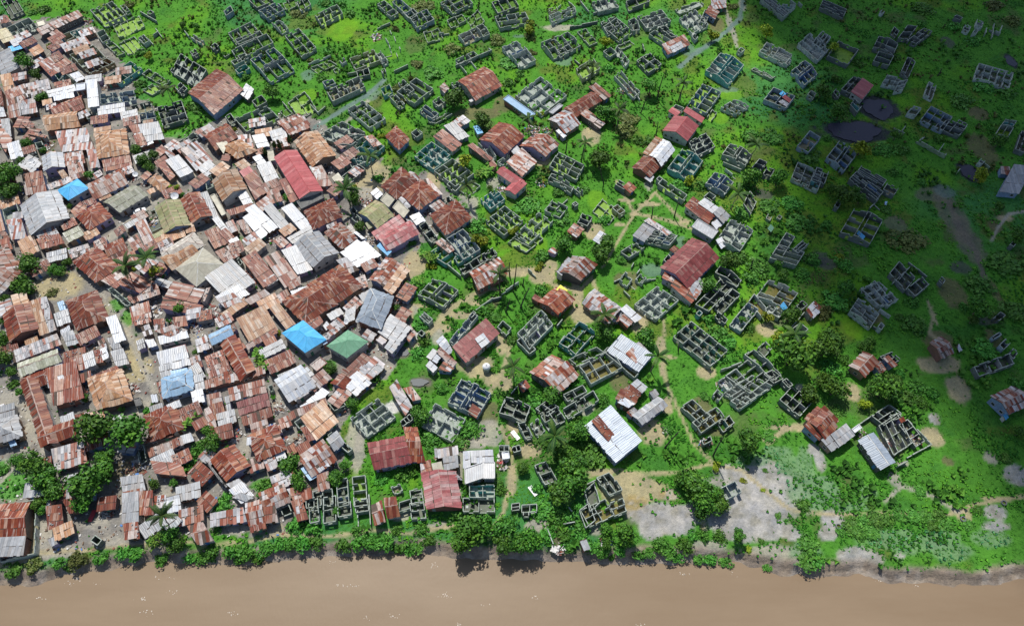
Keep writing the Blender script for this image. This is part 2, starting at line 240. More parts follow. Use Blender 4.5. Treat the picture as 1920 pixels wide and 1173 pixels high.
# ------------------------------------------------------------------ data
DATA='''@ 0 0
R g Y -60 300 50 262 140 365
R s w 95 395 185 355 218 400
R s p -20 170 75 155 105 205
R s p 345 285 735 105 775 150 3.2
R f C 340 205 405 190 428 235
R s B 80 450 200 415 215 455 1.8
R s s 100 460 200 645 25 715
R s t 275 480 370 425 415 475
R s r 470 530 555 485 600 540
R s p 365 605 470 550 580 660
R s M 565 430 800 350 848 405
R s t 10 720 110 700 148 850
R s p 55 870 240 800 265 910
R s p 245 800 460 750 475 830
R s w 440 860 700 800 715 850
R f w 712 790 800 775 800 840
R s w 815 770 915 755 930 990 3.6
R s p 75 950 185 920 200 1080
R s t 190 960 335 935 355 1050
R s w 500 905 690 865 700 905
R g r 490 1000 770 890 790 1010
R s w 915 1010 1170 970 1175 1040
R s w -30 1020 40 1015 60 1090
R s r -30 830 20 840 40 990
R s w 655 710 740 680 800 735
W d d 3 1 10 10 130 -40 215 100
W g c 3 2 60 260 270 165 345 250
W g a 4 2 845 95 1045 10 1175 140
W g v 1 2 1125 55 1160 40 1215 100
W n a 4 2 1060 240 1295 140 1350 245
L 1310 105 1465 195
W n a 3 1 1110 400 1250 335 1340 440
W n v 1 3 985 410 1050 385 1165 495
W y e 1 1 548 345 650 300 695 350
W t c 2 1 655 300 780 265 830 305
W g v 1 2 905 310 970 275 1025 365
W y c 2 2 650 510 860 415 985 535
W o e 4 1 785 640 1000 545 1070 585
W b c 1 3 525 580 590 550 730 690
W t c 1 1 505 690 560 640 600 690
W g e 1 1 545 745 620 695 720 770
W t a 3 2 1010 715 1220 575 1325 640
W n v 1 3 1330 690 1390 645 1590 750
W n a 2 1 1335 840 1430 785 1515 830
W b c 3 2 935 880 1250 845 1260 935
W d d 3 3 1470 1005 1695 940 1755 1110
W b c 2 1 1290 1065 1435 1035 1445 1100
W d e 3 1 1180 1000 1400 945 1425 1030
W g d 1 1 810 1045 895 1030 900 1095
W d c 2 4 1595 660 1690 500 1930 650
W d d 2 2 1640 820 1690 770 1750 830
W w e 1 1 1785 345 1815 320 1905 375
W d d 1 2 1780 490 1825 460 1855 500
L 1725 285 1765 335
W d v 1 1 1375 115 1410 95 1440 115
L 1430 325 1480 290
L 1455 265 1515 345
W w v 2 1 1290 350 1340 320 1400 380
L 1395 370 1430 410
D 980 810 50
D 620 760 40
D 830 210 40
T b 225 570 90
T b 335 690 65
T y 470 440 45
T b 390 900 65
T b 135 890 35
T c 1560 840 70
T u 1300 780 60
T u 1000 290 35
T u 1320 500 60
T y 1380 520 50
T u 420 90 60
T b 1710 230 35
T b 1830 240 35
T u 1850 1000 100
T o 1200 50 60
T u 310 120 45
@ 1 0
W b v 1 1 175 100 240 55 265 100
W d v 2 1 410 0 560 -60 640 10
W b v 3 2 500 100 660 25 745 90
W w v 1 2 625 210 690 180 780 265
W g v 3 1 220 310 430 205 505 295
W g v 3 1 285 372 510 285 545 330
W g v 4 1 250 470 580 315 640 400
W n v 1 1 175 515 215 490 230 505
W b v 3 4c 425 555 640 440 830 640
W g v 2 1 240 560 370 495 410 545
W t v 1 1 280 650 380 600 420 640
W g v 2 3 750 335 880 262 1040 445
W g a 3 2 1030 140 1230 40 1290 125
W n v 2 1 730 20 830 -20 860 50
W g v 2 1 860 20 950 -40 990 40
W g v 1 3 1615 40 1680 5 1810 120
W b v 1 2 1755 20 1820 -15 1940 90
W g v 1 1 1875 130 1930 100 1980 150
L 1580 275 1735 210
D 1610 350 60
L 1690 350 1720 400
L 1730 270 1745 305
L 1770 335 1785 380
L 1725 420 1745 480
L 1815 410 1830 460
W y a 3 2 1355 545 1580 460 1640 560
W w c 1 3 1595 490 1640 470 1715 570
L 1690 515 1750 500
L 1790 485 1805 530
W w c 1 1 1262 565 1300 540 1325 570
W n v 3 1 990 630 1170 560 1235 600
L 965 590 1175 515
W n v 1 1 1200 645 1240 620 1262 650
W d v 2 1 1420 665 1530 635 1545 690
L 1335 685 1420 670
W g v 1 1 1650 655 1680 635 1695 665
L 1770 660 1900 600
W b v 1 1 1100 765 1190 735 1225 780
W g e 4 2 1140 850 1440 715 1500 810
W w v 2 4 1335 1020 1480 940 1690 1110
W t v 1 1 1650 830 1725 785 1755 850
W g v 1 2 1730 905 1780 880 1870 970
W g v 1 2 1810 780 1860 745 1960 840
W n a 2 2 775 950 930 850 1040 1010
L 985 970 1060 1050
L 1060 1050 1125 990
W n v 1 1 700 1040 760 1000 815 1050
L 725 950 790 1020
W d v 1 1 440 940 530 890 580 950
W g v 3 2 280 1108 580 985 694 1103
W d d 1 1 190 1090 240 1060 290 1130
W d d 1 1 50 435 95 400 130 425
R g r -162 868 115 644 360 839 3.2
R s w 330 890 390 790 460 835 2.2
R g p 675 1160 875 1062 990 1165
T o 880 130 90
T u 1130 30 60
T u 1370 130 70
T u 1290 40 50
T o 985 560 40
T b 620 860 80
T u 720 690 50
T u 1100 730 50
T u 1440 620 35
T o 1800 820 70
T o 1840 940 60
T u 1160 480 50
T o 1790 270 50
T u 600 560 35
T u 380 730 60
P a 1280 270 150 110
P a 1760 530 60 30
P a 960 900 90 60
P w 960 700 60 50
P w 1570 900 60 60
@ 2 0
W b v 3 2 0 160 160 85 230 180
W g v 1 1 -60 120 30 80 80 130
W g v 3 2 290 30 480 -60 590 30
W n v 2 1 350 190 490 125 530 190
W n v 2 2 540 180 640 90 700 200
W d v 3 1 770 20 960 -50 1020 50
W g v 3 2 800 155 1080 110 1130 210
W w v 3 2 1305 145 1530 50 1560 110
W y v 1 1 1300 85 1370 65 1390 95
L 1390 65 1440 20
L 1490 5 1550 70
W g c 3 1 1710 20 1900 -30 1960 60
L 1720 120 1930 60
L 1600 10 1680 110
W n v 2 2 130 300 270 265 310 360
L 270 310 370 295
W w e 2 2 455 330 680 230 740 300
W g v 1 2 620 250 680 225 750 320
W g v 3 1 430 560 600 480 640 520
L 430 610 760 470
L 475 610 535 680
L 570 570 625 640
L 710 430 770 470
W w c 2 4c 865 440 1000 380 1180 560
W g v 4 2 1230 400 1480 300 1600 430
W g e 2 1 1380 470 1500 410 1530 470
W n v 1 3 1570 295 1650 265 1760 390
W g v 2 2 1790 210 1920 150 1990 260
L 1500 250 1760 200
W g v 1 1 1815 480 1880 440 1940 490
W y a 2 1 1560 640 1720 545 1780 640
L 1545 560 1590 600
W w c 3 3 990 885 1225 715 1470 890
W g v 1 1 390 780 450 760 480 800
W g v 3 1 -120 860 60 730 220 830
W b d 2 1 95 1030 150 980 270 1060
W g d 1 1 215 950 280 905 340 950
W n v 1 2 170 1130 330 1040 400 1060
R g r 450 760 700 625 865 800 3
R s p 275 825 325 780 370 825
R s M 365 1170 500 1085 570 1130
R s w 550 945 590 920 612 930 2.2
R f b 875 930 925 890 1180 1070
R s p 1670 830 1740 790 1890 895
R g r 1440 1020 1700 860 1800 940
R s p 1595 1085 1650 1035 1830 1150
R g M 1300 1120 1450 1030 1600 1160
R f s 1300 1050 1400 970 1440 990
T y 1115 250 75
T o 1130 340 70
T u 200 690 130
T o 60 600 80
T o 810 380 90
T u 920 590 110
T u 1040 690 60
T o 1150 490 50
T b 410 900 110
T b 690 1115 100
T c 1110 1110 60
T y 1240 1065 50
T y 1840 380 70
T b 1850 1040 110
T c 1720 630 80
T u 1870 640 60
T o 400 470 90
T o 130 60 110
T u 560 120 50
T u 930 770 60
T u 1750 270 50
P p 1400 260 180 30
P m 620 1060 200 60
P w 1440 560 80 60
P m 900 970 120 90
P w 1030 340 60 15
@ 3 0
W d v 2 1 110 10 300 -60 330 10
W g v 2 3 -100 250 20 165 170 290
W g d 1 2 130 190 190 170 240 270
W g c 3 3 215 155 440 90 530 200
W g v 2 1 325 320 430 250 590 350
W d v 1 3 425 255 480 245 590 340
W n c 3 1 570 90 800 0 840 40
W w c 3 2 610 170 760 90 880 230
W g c 2 1 800 200 850 90 900 110
W w d 1 1 725 335 755 310 785 345
R s p 440 430 650 335 710 415
R s s 515 450 620 395 650 440 2.4
R s p 845 130 890 60 980 110
R s M 900 0 1040 -20 1050 70
W n v 2 1 20 430 150 370 190 400
W w c 1 3 0 470 30 430 140 570
L 265 410 285 465
W d v 2 2 210 565 330 490 440 600
L 250 530 380 610
W w v 2 2 0 710 60 660 240 860
D 110 850 80
L 190 850 240 930
W t c 5 2c 855 660 1000 490 1210 610
W n v 4 1 1285 645 1320 625 1505 715
W w d 1 1 1150 475 1185 445 1220 465
W w d 3 2 1360 480 1430 390 1670 500
W w v 2 1 1440 520 1480 480 1660 560
W g v 4 1 1370 -10 1430 -60 1640 110
W w c 2 1 1520 80 1570 40 1700 50
L 1650 0 1700 40
L 1725 20 1760 50
W w c 3 2 1720 410 1830 310 2010 460
W b d 3 2c 1660 660 1780 560 1900 690
W b d 2 2 1400 930 1490 820 1690 900
R s R 1565 920 1590 895 1665 940 1.6
R s B 1540 885 1570 855 1610 880 1.6
R s s 1530 960 1570 940 1640 975 1.6
W g d 1 1 1810 880 1840 840 1890 870
W b a 4 2 685 970 830 780 1000 860
W w v 3 2 1000 1000 1120 930 1260 990
W n a 1 1 870 1090 920 1020 960 1050
W g e 1 1 545 1010 575 980 650 1010
R s R 500 1050 540 1010 620 1050
R s R 640 1060 670 1015 845 1105
R g R 500 1180 580 1090 790 1180
T b 340 800 80 5
T p 400 930 470 680
T p 245 1060 300 900
T p 595 960 660 770
T c 650 770 60
T c 50 1030 80
T y 920 330 70
T y 1440 290 80
T o 1110 60 60
T o 120 1120 120
T u 50 570 60
T o 640 1170 50
T u 700 290 45
P p 1090 250 30 200
P w 680 460 70 90
P m 950 220 90 90
P a 1100 890 120 60
P a 1000 1100 80 60
P w 1050 840 120 30
P p 1200 60 40 60
@ 0 1
R g t 405 -90 725 -130 755 10 3
R s r 210 0 240 -60 320 -10 2.4
R s r 265 95 285 70 445 95 2.4
R s p -60 60 0 -60 110 130
R s t 20 -40 100 -50 110 100
R s w 75 190 190 155 220 285
R s M 525 75 820 40 885 215
R h t 890 75 1175 30 1210 265 3.2
R s r 960 340 1220 285 1240 375
R g w 410 430 395 290 585 255 3.4
R s p 595 280 780 250 800 350
R s p 640 400 780 350 800 470
R s p 820 245 910 235 940 390
R s p 1210 20 1300 0 1360 90
R s s 1300 10 1490 -20 1540 125
R s r 1250 110 1340 85 1380 175
R s w 1305 190 1430 150 1440 165 2.2
R s t 250 410 350 320 390 360
R s r 285 460 405 440 440 620
R s p 215 480 280 460 310 640
R s t 440 560 660 480 680 520
R s t 535 430 600 420 660 500
R s p 870 460 940 420 965 460
R h B 530 610 725 500 835 590 3.2
R g p 820 550 1140 400 1200 545 3
R s p 1100 430 1230 380 1260 430
R s s 870 630 980 575 1020 625
R s t 910 670 1020 625 1045 660
R g o 965 720 1240 560 1390 650 3.2
R s r 1310 485 1380 430 1420 460
R h t 1380 520 1460 450 1590 550
R s t 1370 610 1560 530 1590 560
R s r 1460 240 1520 190 1560 240
R s r 1545 260 1590 225 1640 280
R s r 1445 350 1550 285 1580 330
R s r 1490 395 1540 350 1640 470
R s w 1555 345 1680 290 1810 430 3
R s M 1690 250 1850 160 1995 330
R s s 1850 410 1960 330 2040 400
W g e 3 1 1620 185 1810 65 1860 100
R g s 290 1030 190 750 540 600 3.4
R s s 440 720 550 690 600 760
R s p 70 900 210 880 255 1050
W g c 1 1 20 790 150 725 190 860
R s r 665 810 760 720 800 770
R s r 770 720 880 675 910 715
R h r 705 840 920 720 1050 855 3.2
R s s 755 830 820 790 840 815 3.6
R s t 330 1010 510 940 560 1020
R s t 175 1100 320 1030 370 1170
R s r 345 1075 560 1020 610 1100
R s o 590 1020 740 950 790 1020 3
R s r 1065 990 1150 935 1180 985
R s p 1160 930 1280 865 1310 900
R s p 1270 930 1370 885 1450 1070
R g O 1545 1010 1450 760 1680 690 3.2
R s O 1425 1030 1540 970 1560 1000
R g r 1800 920 1690 690 1870 620 3
R s p 1800 650 1880 640 1960 880
R s t 1450 1070 1720 960 1740 1030
R s t 1720 930 1810 915 1835 990
R s p 1480 1110 1610 1050 1640 1140
R h c 1500 1190 1810 1000 1910 1120
R s p 880 1100 1000 1040 1010 1140
R g r 970 1130 1150 1050 1220 1200
R s p 1200 1080 1290 1030 1340 1130
W g d 1 1 235 210 310 195 335 260
W g d 1 1 325 160 385 145 410 205
D 450 190 60
D 690 310 50
D 280 320 40
D 1240 500 60
D 1370 540 50
D 1430 900 70
W y d 1 1 1335 820 1440 770 1520 950
V 1305 800 25
S 1635 660 35
S 1265 455 25
S 290 330 25
T b 245 165 65
T b 410 235 40
T b 190 340 55
T b 60 470 140
T b 80 610 100
T b 830 465 50
T b 1270 230 60
T b 1340 320 75
T b 1430 280 60
T b 1400 390 60
T y 1635 580 60
T b 1700 650 35
T b 650 760 30
R s p 0 1010 60 1000 100 1060
R s r -60 780 0 760 50 980
R s p 0 1080 90 1060 120 1150
P m 470 180 60 60
P g 1650 80 150 50
@ 1 1
R g r -10 100 200 -20 310 110 3.4
R s C 110 180 150 80 215 165 3.4
R h t 145 200 330 130 490 240 3.2
R s M 300 110 430 95 460 200
R s w 445 110 560 90 610 190
R s p 600 70 740 30 780 110
R s p 680 -20 870 -90 985 20
R g t 1010 390 835 150 1050 50 3.6
R g R 885 690 645 300 860 230 4
R s p 980 400 1100 390 1200 560
R s s 1000 410 1060 400 1110 500 2.8
R s r 1180 360 1290 290 1370 345
R s C 1190 500 1250 450 1300 510
R g t 170 715 70 520 290 405 3.2
R s w 285 620 370 590 450 720
R s R 325 440 420 390 470 450
R s r 370 500 480 430 580 620
R s t 280 370 370 320 430 370
R s r 490 390 620 350 700 500
R s p 540 560 690 500 740 590
R s r 700 530 780 500 880 690
R s w 450 310 520 280 580 350
R f C 580 240 640 230 660 330
R s p 480 740 590 660 640 730
R s p 580 640 690 600 730 700
R f d 860 715 1075 610 1120 680 3
R h r 930 800 1200 680 1290 850 3.2
R h r 980 880 1230 800 1290 850
R s s 550 790 630 740 810 950
R s w 720 790 820 740 1000 930
R s r 200 800 440 730 480 770
R s w 380 800 470 750 690 950
R s w 360 880 430 830 590 1010
R s p 300 910 370 890 450 1000
R s r 350 1080 520 960 570 1010
R s r 0 1010 130 960 220 1100
R s r 130 1010 200 970 300 1060
R s w 220 1080 300 1040 330 1080
R s r 220 1120 340 1080 380 1170
R s p -40 650 30 630 130 850
R f C 50 660 90 640 200 830
R s s 75 890 130 860 230 980
R s p 200 920 270 890 310 980
R s s 770 1060 1010 930 1060 975
R h p 1120 1000 1270 910 1430 1060 3.2
R g O 1440 820 1600 700 1770 840 3
R s O 1500 920 1640 850 1670 900
R s K 1560 1010 1820 840 1870 900
R g K 1610 1050 1917 890 2010 1010 3
R h r 1650 570 1840 390 1985 510 3.4
R g r 1650 570 1760 530 1870 640
R h r 1690 100 1790 5 1917 130 3.2
R s w 1550 640 1610 590 1665 640
R f C 1640 700 1720 600 1800 670
R f C 1755 770 1810 700 1917 800
R s r 1815 700 1900 610 1980 690
R s w 1310 1170 1430 1080 1570 1170
R s p 640 1090 720 1040 790 1100
R s R 760 1150 800 1110 850 1170
R s B 1610 1140 1650 1100 1750 1180
R s c 1330 960 1370 930 1420 1010
R s w 1390 1010 1420 1000 1500 1050
W g c 3 2 1070 90 1280 -40 1500 60
W g e 2 2 1220 190 1350 100 1500 90
W t c 3 2 1330 290 1510 140 1680 190
W w c 2 1 1300 250 1420 200 1500 340
R s p 1490 120 1570 100 1660 180 2.6
W d c 2 1 1280 480 1430 360 1500 400
R s p 1340 450 1420 390 1490 420 2
W d d 3 1 0 30 60 0 100 40
W g c 1 1 0 500 60 470 80 570
W d d 1 1 1360 790 1390 760 1425 800
W g c 1 1 1375 870 1420 835 1470 880
D 660 700 80
D 330 870 70
D 610 1030 90
D 820 980 60
D 420 340 50
D 1400 110 70
D 1170 420 50
D 1500 720 60
D 500 1110 50
D 1550 1100 60
D 1800 850 50
T y 560 255 30 9
T c 1545 290 90
T c 1310 600 110
T b 1400 680 90
T y 1390 590 50
T y 1665 95 50
T b 670 475 35
T b 770 670 50
T b 1450 940 60
T u 1620 500 60
T y 285 35 30
X 650 200 38
X 705 195 32
X 795 150 40
X 560 260 34
P s 1560 480 200 160
P p 1480 640 120 60
@ 2 1
R g r 650 135 840 -30 1080 100 3.4
R g p 1030 195 1170 75 1405 170 3
R s r 540 205 590 180 785 310
R s p 905 360 1050 225 1190 340
R s s 930 225 1000 190 1040 230
R s r 735 365 780 330 820 375 2.2
R g R 1010 580 810 440 880 385 3
R g R 885 605 1000 500 1100 545 3
R s r 220 120 310 50 490 175
R s p 320 20 420 -20 560 100
R s B 595 20 650 5 690 70 2.2
R s w 1365 60 1400 45 1470 100
R g p -60 480 10 430 100 500
R h r -90 640 100 500 280 650 3.2
R s p 180 760 280 700 340 740
R h r 190 840 430 690 580 870 3.2
R s p 110 530 180 510 310 640
R s r -30 880 20 900 80 990
R s w 0 860 90 820 150 890
R s p 240 1110 300 1065 430 1150
R s p 1470 1000 1540 920 1630 970 2.6
R s w 1710 1080 1780 990 1860 1030 1.6
W t c 3 3 45 285 200 150 380 270
W g d 1 1 15 70 70 30 120 70
W g a 2 4 230 425 400 310 600 450
W g a 1 1 350 550 400 500 480 560
W n v 2 1 450 590 560 500 660 560
W w c 1 2 640 160 690 130 810 290
W w c 2 1 820 340 920 270 970 300
W g a 3 3 1310 380 1390 250 1635 370
W g a 2 2 1300 500 1330 450 1540 570
W g d 1 1 1540 590 1570 570 1625 610
D 1240 540 55
W t c 3 2c 665 690 800 600 890 690
W g a 4 3 715 890 890 750 1060 880
W g v 2 1 1265 790 1340 690 1480 760
L 1370 780 1480 680
W w a 3 2 990 1010 1210 810 1340 890
W n a 3 2 920 1090 1080 970 1250 1060
W g a 2 1 1520 730 1550 710 1580 735
W n a 2 2 1715 800 1810 685 1960 800
W d d 2 1 1570 900 1620 820 1710 860
W d d 1 2 90 940 150 900 260 1050
W b c 3 2 345 1060 500 970 660 1160
W d d 1 1 310 690 360 660 400 690
D 190 810 60
D 1150 40 70
D 1290 60 50
D 860 600 40
T y 500 320 90
T n 690 430 100
T c 1645 160 50
T p 1605 340 1640 170
T b 1780 310 120
T p 1820 550 1785 410
T u 640 950 100
T y 650 1080 90
T y 1250 510 40
T c 530 560 60
T b 750 580 35
T u 1100 750 130
T u 1390 630 60
T u 1400 870 120
T y 970 980 60
T b 1450 1110 110
T b 1850 1090 90
T u 1830 890 70
T u 1620 600 60
T p 1460 260 1475 90
T u 20 1100 60
P a 1230 1120 60 90
P a 1750 700 90 90
P p 780 540 70 60
P s 1240 330 90 50
P s 1700 90 90 90
P s 230 500 60 180
P p 600 720 60 60
P s 1720 990 90 90
@ 3 1
R s t 260 270 385 110 475 140
R g w 330 280 460 130 565 230 3.2
R g r 165 400 280 285 440 370
R s w 275 500 310 445 370 480 1.8
R s r 75 585 135 530 205 580 2.2
R g R 450 50 560 -90 790 5 3.2
R s r 650 770 730 680 950 830
R s w 775 740 840 690 980 770
R s p 920 830 990 765 1085 850
R f s 720 950 780 875 975 990 2.8
R s w 900 920 950 880 1000 930 2.8
R s p 270 910 320 880 540 1000
R s s 165 1040 270 920 380 970
R s r 510 1170 560 1130 640 1180
R g r 670 1190 730 1110 900 1190
W g d 1 2 250 1040 330 990 590 1030
W g d 4 3 290 1070 370 980 590 1030
W d d 2 1 5 550 40 510 130 560
W d c 2 3 700 150 860 70 940 200
W t c 3 2c 500 400 640 215 830 325
W g c 3 2c 1010 270 1080 170 1290 270
L 1020 340 1190 410
W g a 1 2 410 545 450 500 680 650
W g d 2 1 395 500 420 475 455 500
L 1040 400 1140 480
W b c 2 2c 855 540 940 440 1115 530
W d d 2 1 1210 730 1270 610 1335 700
W g d 1 1 840 660 885 620 950 660
W d c 2 1 1290 390 1360 310 1430 340
W d d 1 1 1395 450 1430 390 1500 410
W w c 4 2c 960 1070 1090 880 1300 980
W n e 1 1 1420 870 1440 830 1475 850
W n e 1 1 1520 860 1540 830 1570 850
R s G 1430 970 1460 930 1495 960 1.6
W b e 2 1 1715 190 1830 50 1930 110
W w d 3 3 1660 490 1720 340 1960 450
W g c 3 1 1500 1170 1610 1000 1690 1040
W g c 1 2 1670 1160 1770 1070 1820 1100
W y a 1 2 -20 770 30 740 100 800
W g v 2 1 60 1180 200 1090 280 1140
R s w 945 1080 1000 1050 1050 1120 1.6
T c 1330 180 90
T c 1160 640 100
T u 1290 110 100
T u 1480 120 110
T u 620 560 100
T y 710 520 60
T u 820 560 70
T b 1290 480 110
T b 1540 490 100
T u 1200 820 100
T u 1440 760 110
T u 1700 900 130
T u 1650 720 110
T p 345 880 360 760
T p 560 860 600 720
T p 390 90 410 -30
T u 690 1090 60
T u 330 150 60
T o 110 60 120
T u 1820 290 110
T u 220 140 60
T u 1250 560 60
P d 1400 640 90 60
P s 330 740 120 25
P s 180 830 60 20
P s 670 900 60 25
P p 320 560 40 60
P w 630 1090 60 50
P s 50 930 50 20
P s 120 700 90 15
@ 4 0
W d d 3 1 10 60 40 -5 255 90
W w d 2 3 -60 400 30 290 110 345
W d a 1 1 80 515 185 380 370 460
W d e 1 2 680 290 705 250 750 290
W d d 2 1 740 355 830 235 920 240
W d d 3 2 830 375 980 260 1060 290
W d d 2 2 510 440 560 340 740 410
W d v 2 1 510 570 560 480 700 520
W d d 1 2 770 665 830 535 900 580
W w d 2 2 590 780 640 700 830 740
W w d 2 1 705 850 750 760 830 745
W w d 1 2 990 880 1030 760 1100 800
W w d 2 5 1460 720 1500 590 1820 680
W d d 2 2 210 835 325 705 400 740
W d d 1 1 135 860 160 830 200 880
R s R 290 870 400 740 510 800 2.8
W d d 2 1 295 975 340 920 400 990
W w d 1 1 825 1055 880 990 960 1010
W b d 2 3 955 1115 1050 990 1250 1090
W d d 1 2 1280 1170 1310 1120 1390 1160
W d d 1 1 1270 150 1290 140 1345 165
W w d 1 1 1350 270 1370 225 1420 250
W w d 1 1 1440 300 1470 260 1500 270
W w d 1 1 1470 230 1480 185 1535 210
L 1560 310 1570 260
L 1600 265 1700 310
L 1640 220 1620 350
L 1715 240 1690 310
W w d 1 1 570 110 590 95 610 110
W g a 2 1 1715 1160 1750 1110 1850 1130
T b 30 840 90
T b 150 730 50
T u 380 600 60
T u 950 220 50
T b 200 1040 100
T y 130 430 60
T u 1550 810 110
T u 1330 960 130
T u 700 540 60
T u 1250 250 70
T o 1650 60 110
T o 1820 200 90
T u 1450 390 90
T u 960 90 120
T u 1750 870 110
T p 1110 710 1150 640
P x 550 1020 190 130
P x 1790 580 60 70
P m 1500 1060 90 70
P d 1200 400 60 60
@ 4 1
W b d 3 2c 70 300 190 145 350 265
W d d 2 2 -60 500 -20 390 90 430
W d d 4 1 360 430 400 375 630 510
W d d 4 2 285 500 350 430 600 620
W d e 1 1 600 600 640 540 740 590
L 475 770 560 680
L 520 715 580 770
W d d 1 1 145 750 180 690 215 705
W d a 3 2c 200 1000 330 780 600 880
R s B 345 1020 365 990 430 1040 1.6
L 700 25 800 70
L 775 50 810 5
L 920 130 1190 280
L 940 140 1000 85
L 1120 240 1170 170
L 1180 290 1195 255
W d d 2 2 1130 20 1200 -60 1380 10
W g a 1 2 1655 80 1710 -10 1820 20
W d d 1 2 1840 220 1900 50 1980 80
R s s 1810 380 1990 400 1870 640 3
R s p 1690 390 1780 395 1790 460 2.2
W w d 1 1 1490 340 1520 310 1555 330
L 1550 350 1600 390
L 1300 430 1320 405
R s b 600 740 615 715 640 715 1.4
W d d 1 1 1790 1110 1830 1070 1860 1090
T y 400 200 100
T u 600 230 120
T u 760 220 80
T u 520 260 50
T b 240 650 120
T b 390 680 70
T b 120 590 60
T u 700 440 60
T u 1110 130 60
T o 800 1060 180
T u 620 790 60
T b 350 600 50
T b 720 90 60
T y 1530 470 90
T u 1700 760 60
T b 1880 1040 90
T u 60 930 70
T b 1690 140 80
T u 960 530 50
T u 80 130 50
P x 330 60 330 130
P x 1400 440 110 100
P m 1520 210 130 150
P k 1250 860 130 300
P k 1050 650 140 80
P k 1400 1080 130 200
P k 720 920 110 90
P m 1640 950 70 60
P s 1740 870 80 30
P w 1170 620 100 60
P a 10 860 40 70
@ 0 2
R h p -160 160 60 -60 200 200 3.2
R h r 680 100 900 -40 1120 150 3.2
R s p 640 0 830 -60 860 10
R s p 950 290 1090 190 1220 250
R s r 1100 320 1240 215 1450 290 3
R s p 1300 370 1480 310 1500 400
R s p 1230 450 1360 390 1380 430
R s p 1435 320 1480 260 1610 290
R s p 1550 440 1630 300 1920 350
R s r 1510 550 1540 450 1900 510
R s r 1750 560 1890 530 1870 620
R g t 1500 70 1780 -70 1890 40 3.2
R h C 1640 170 1900 -30 2100 130 3.4
R g r 95 855 25 600 285 480 3.4
R s t 285 490 370 460 460 760 3
R s p 370 460 450 440 530 740 3
R h r 615 470 905 370 1015 635 3.4
R s b 540 490 600 470 620 540
R s s 510 600 640 550 665 660
R s w 565 740 655 700 660 740
R s p 580 780 690 750 740 860
R s w 1000 640 1100 610 1180 830 3
R s p 1020 810 1080 790 1090 850
R s r 80 960 540 780 580 870
R g o 160 1060 540 920 580 1030 3
R h r 200 1190 490 1080 540 1200
R s s 520 1080 590 1060 620 1150
R s p 670 1030 780 1000 800 1100
R s s 780 980 880 940 900 1060
R s r 880 940 960 930 970 1040
R s w 940 930 1000 900 1020 990
R s s 1010 830 1090 810 1170 960
R s s 1040 950 1160 920 1210 1050
R s r 860 1180 1100 1080 1160 1160
R s p 1220 540 1400 480 1420 620
R s p 1230 630 1390 590 1420 660
R s p 1320 720 1400 690 1430 770
R s p 1440 650 1540 640 1550 740
R s r 1620 630 1740 615 1760 700
R s p 1450 760 1620 700 1760 740
R s w 1360 840 1440 820 1470 880
R s r 1280 850 1350 820 1360 900
R s w 1480 800 1750 740 1770 810
R s w 1470 960 1740 890 1790 1060
R s R 1620 910 1740 880 1760 950
R s s 1490 1090 1600 1060 1620 1150
R s b 1600 1130 1760 1100 1780 1200
R s s 1770 1100 1860 1050 1920 1170
R s p 1780 1010 1870 980 1900 1080
R s r 1830 840 1940 800 1960 910
R s p 920 850 980 820 1000 900
W w c 1 3 1010 360 1050 340 1220 490
R s r 1190 450 1220 410 1285 470 2
T b 270 110 110
T b 220 330 120 2
T b 30 460 60
T b 490 170 60
T b 630 110 50
T b 560 190 60
T o 480 400 60
T c 1170 140 110
T c 1370 70 110
T y 1270 170 40
T y 1350 190 45
T y 1450 200 70
T b 1520 230 40
T b 1670 540 80
T b 30 830 90
T b 10 1000 100
T b 100 1130 60
T b 1840 950 40
T b 10 660 40
D 620 560 40
D 860 850 100
D 1460 560 70
D 1700 700 80
D 1840 720 70
D 720 960 70
D 1000 1000 60
D 1130 1080 60
P s 560 320 220 130
P s 1240 1000 100 180
P s 1160 700 60 120
P s 1300 1100 140 120
P s 1000 520 40 130
P p 1850 800 70 60
P g 1100 500 100 80
P g 1180 620 70 100
@ 1 2
R s s 0 260 260 90 470 290 3
R s w 100 440 330 320 420 400
R s M 110 460 270 400 350 470
R s t 150 590 370 440 410 490
R s p 370 460 560 360 610 400
R s s 280 310 380 270 440 330
R s p 100 20 250 -50 330 40
R s r 350 90 480 10 680 260
R s s 520 290 650 220 690 270
R s p 560 80 700 10 890 270
R s p 720 10 860 -40 1010 170
R g s 1020 155 830 -60 1060 -185 3.4
R s p 780 300 890 240 900 310
R s w 800 380 960 330 995 390 3.4
R h r 720 470 1260 130 1480 330 3.4
R h r 760 480 980 390 1250 500 3.4
R s r 880 620 1010 520 1110 660 3
R s t 610 550 700 500 850 680
R s p 660 430 720 400 760 460
R s r 700 390 770 360 800 410
R s t 300 650 560 520 690 740
R s p 370 660 590 560 620 620
R s p 380 880 660 720 680 760
R g b 35 790 240 690 270 780 3
R s r 240 700 280 680 300 730
R g r 340 1220 150 880 280 780 3.2
R s r 0 800 10 790 60 900
R s p 280 840 330 820 390 900
R s s 500 940 720 830 760 900
R s r 560 1040 800 930 860 1040
R s w 600 1100 720 1050 730 1100
R h B 720 770 920 650 1140 830 4.2
R h G 1140 890 1340 740 1530 850 4
R s b 1080 830 1120 810 1150 860 3.4
R s s 1140 600 1260 530 1300 580
R s p 1290 540 1410 430 1480 480
R s p 1320 570 1420 520 1400 640
R h k 1420 650 1550 350 1770 430 4.2
R s p 1410 270 1500 230 1530 330
R s p 1230 100 1330 70 1450 180
R s w 1270 30 1500 -80 1650 40
R g p 1540 270 1700 60 1840 130 3
R s t 1670 360 1840 130 1920 180 3
R s s 1620 770 1740 600 1870 680 3
R s r 1680 910 1860 670 1930 720 3.4
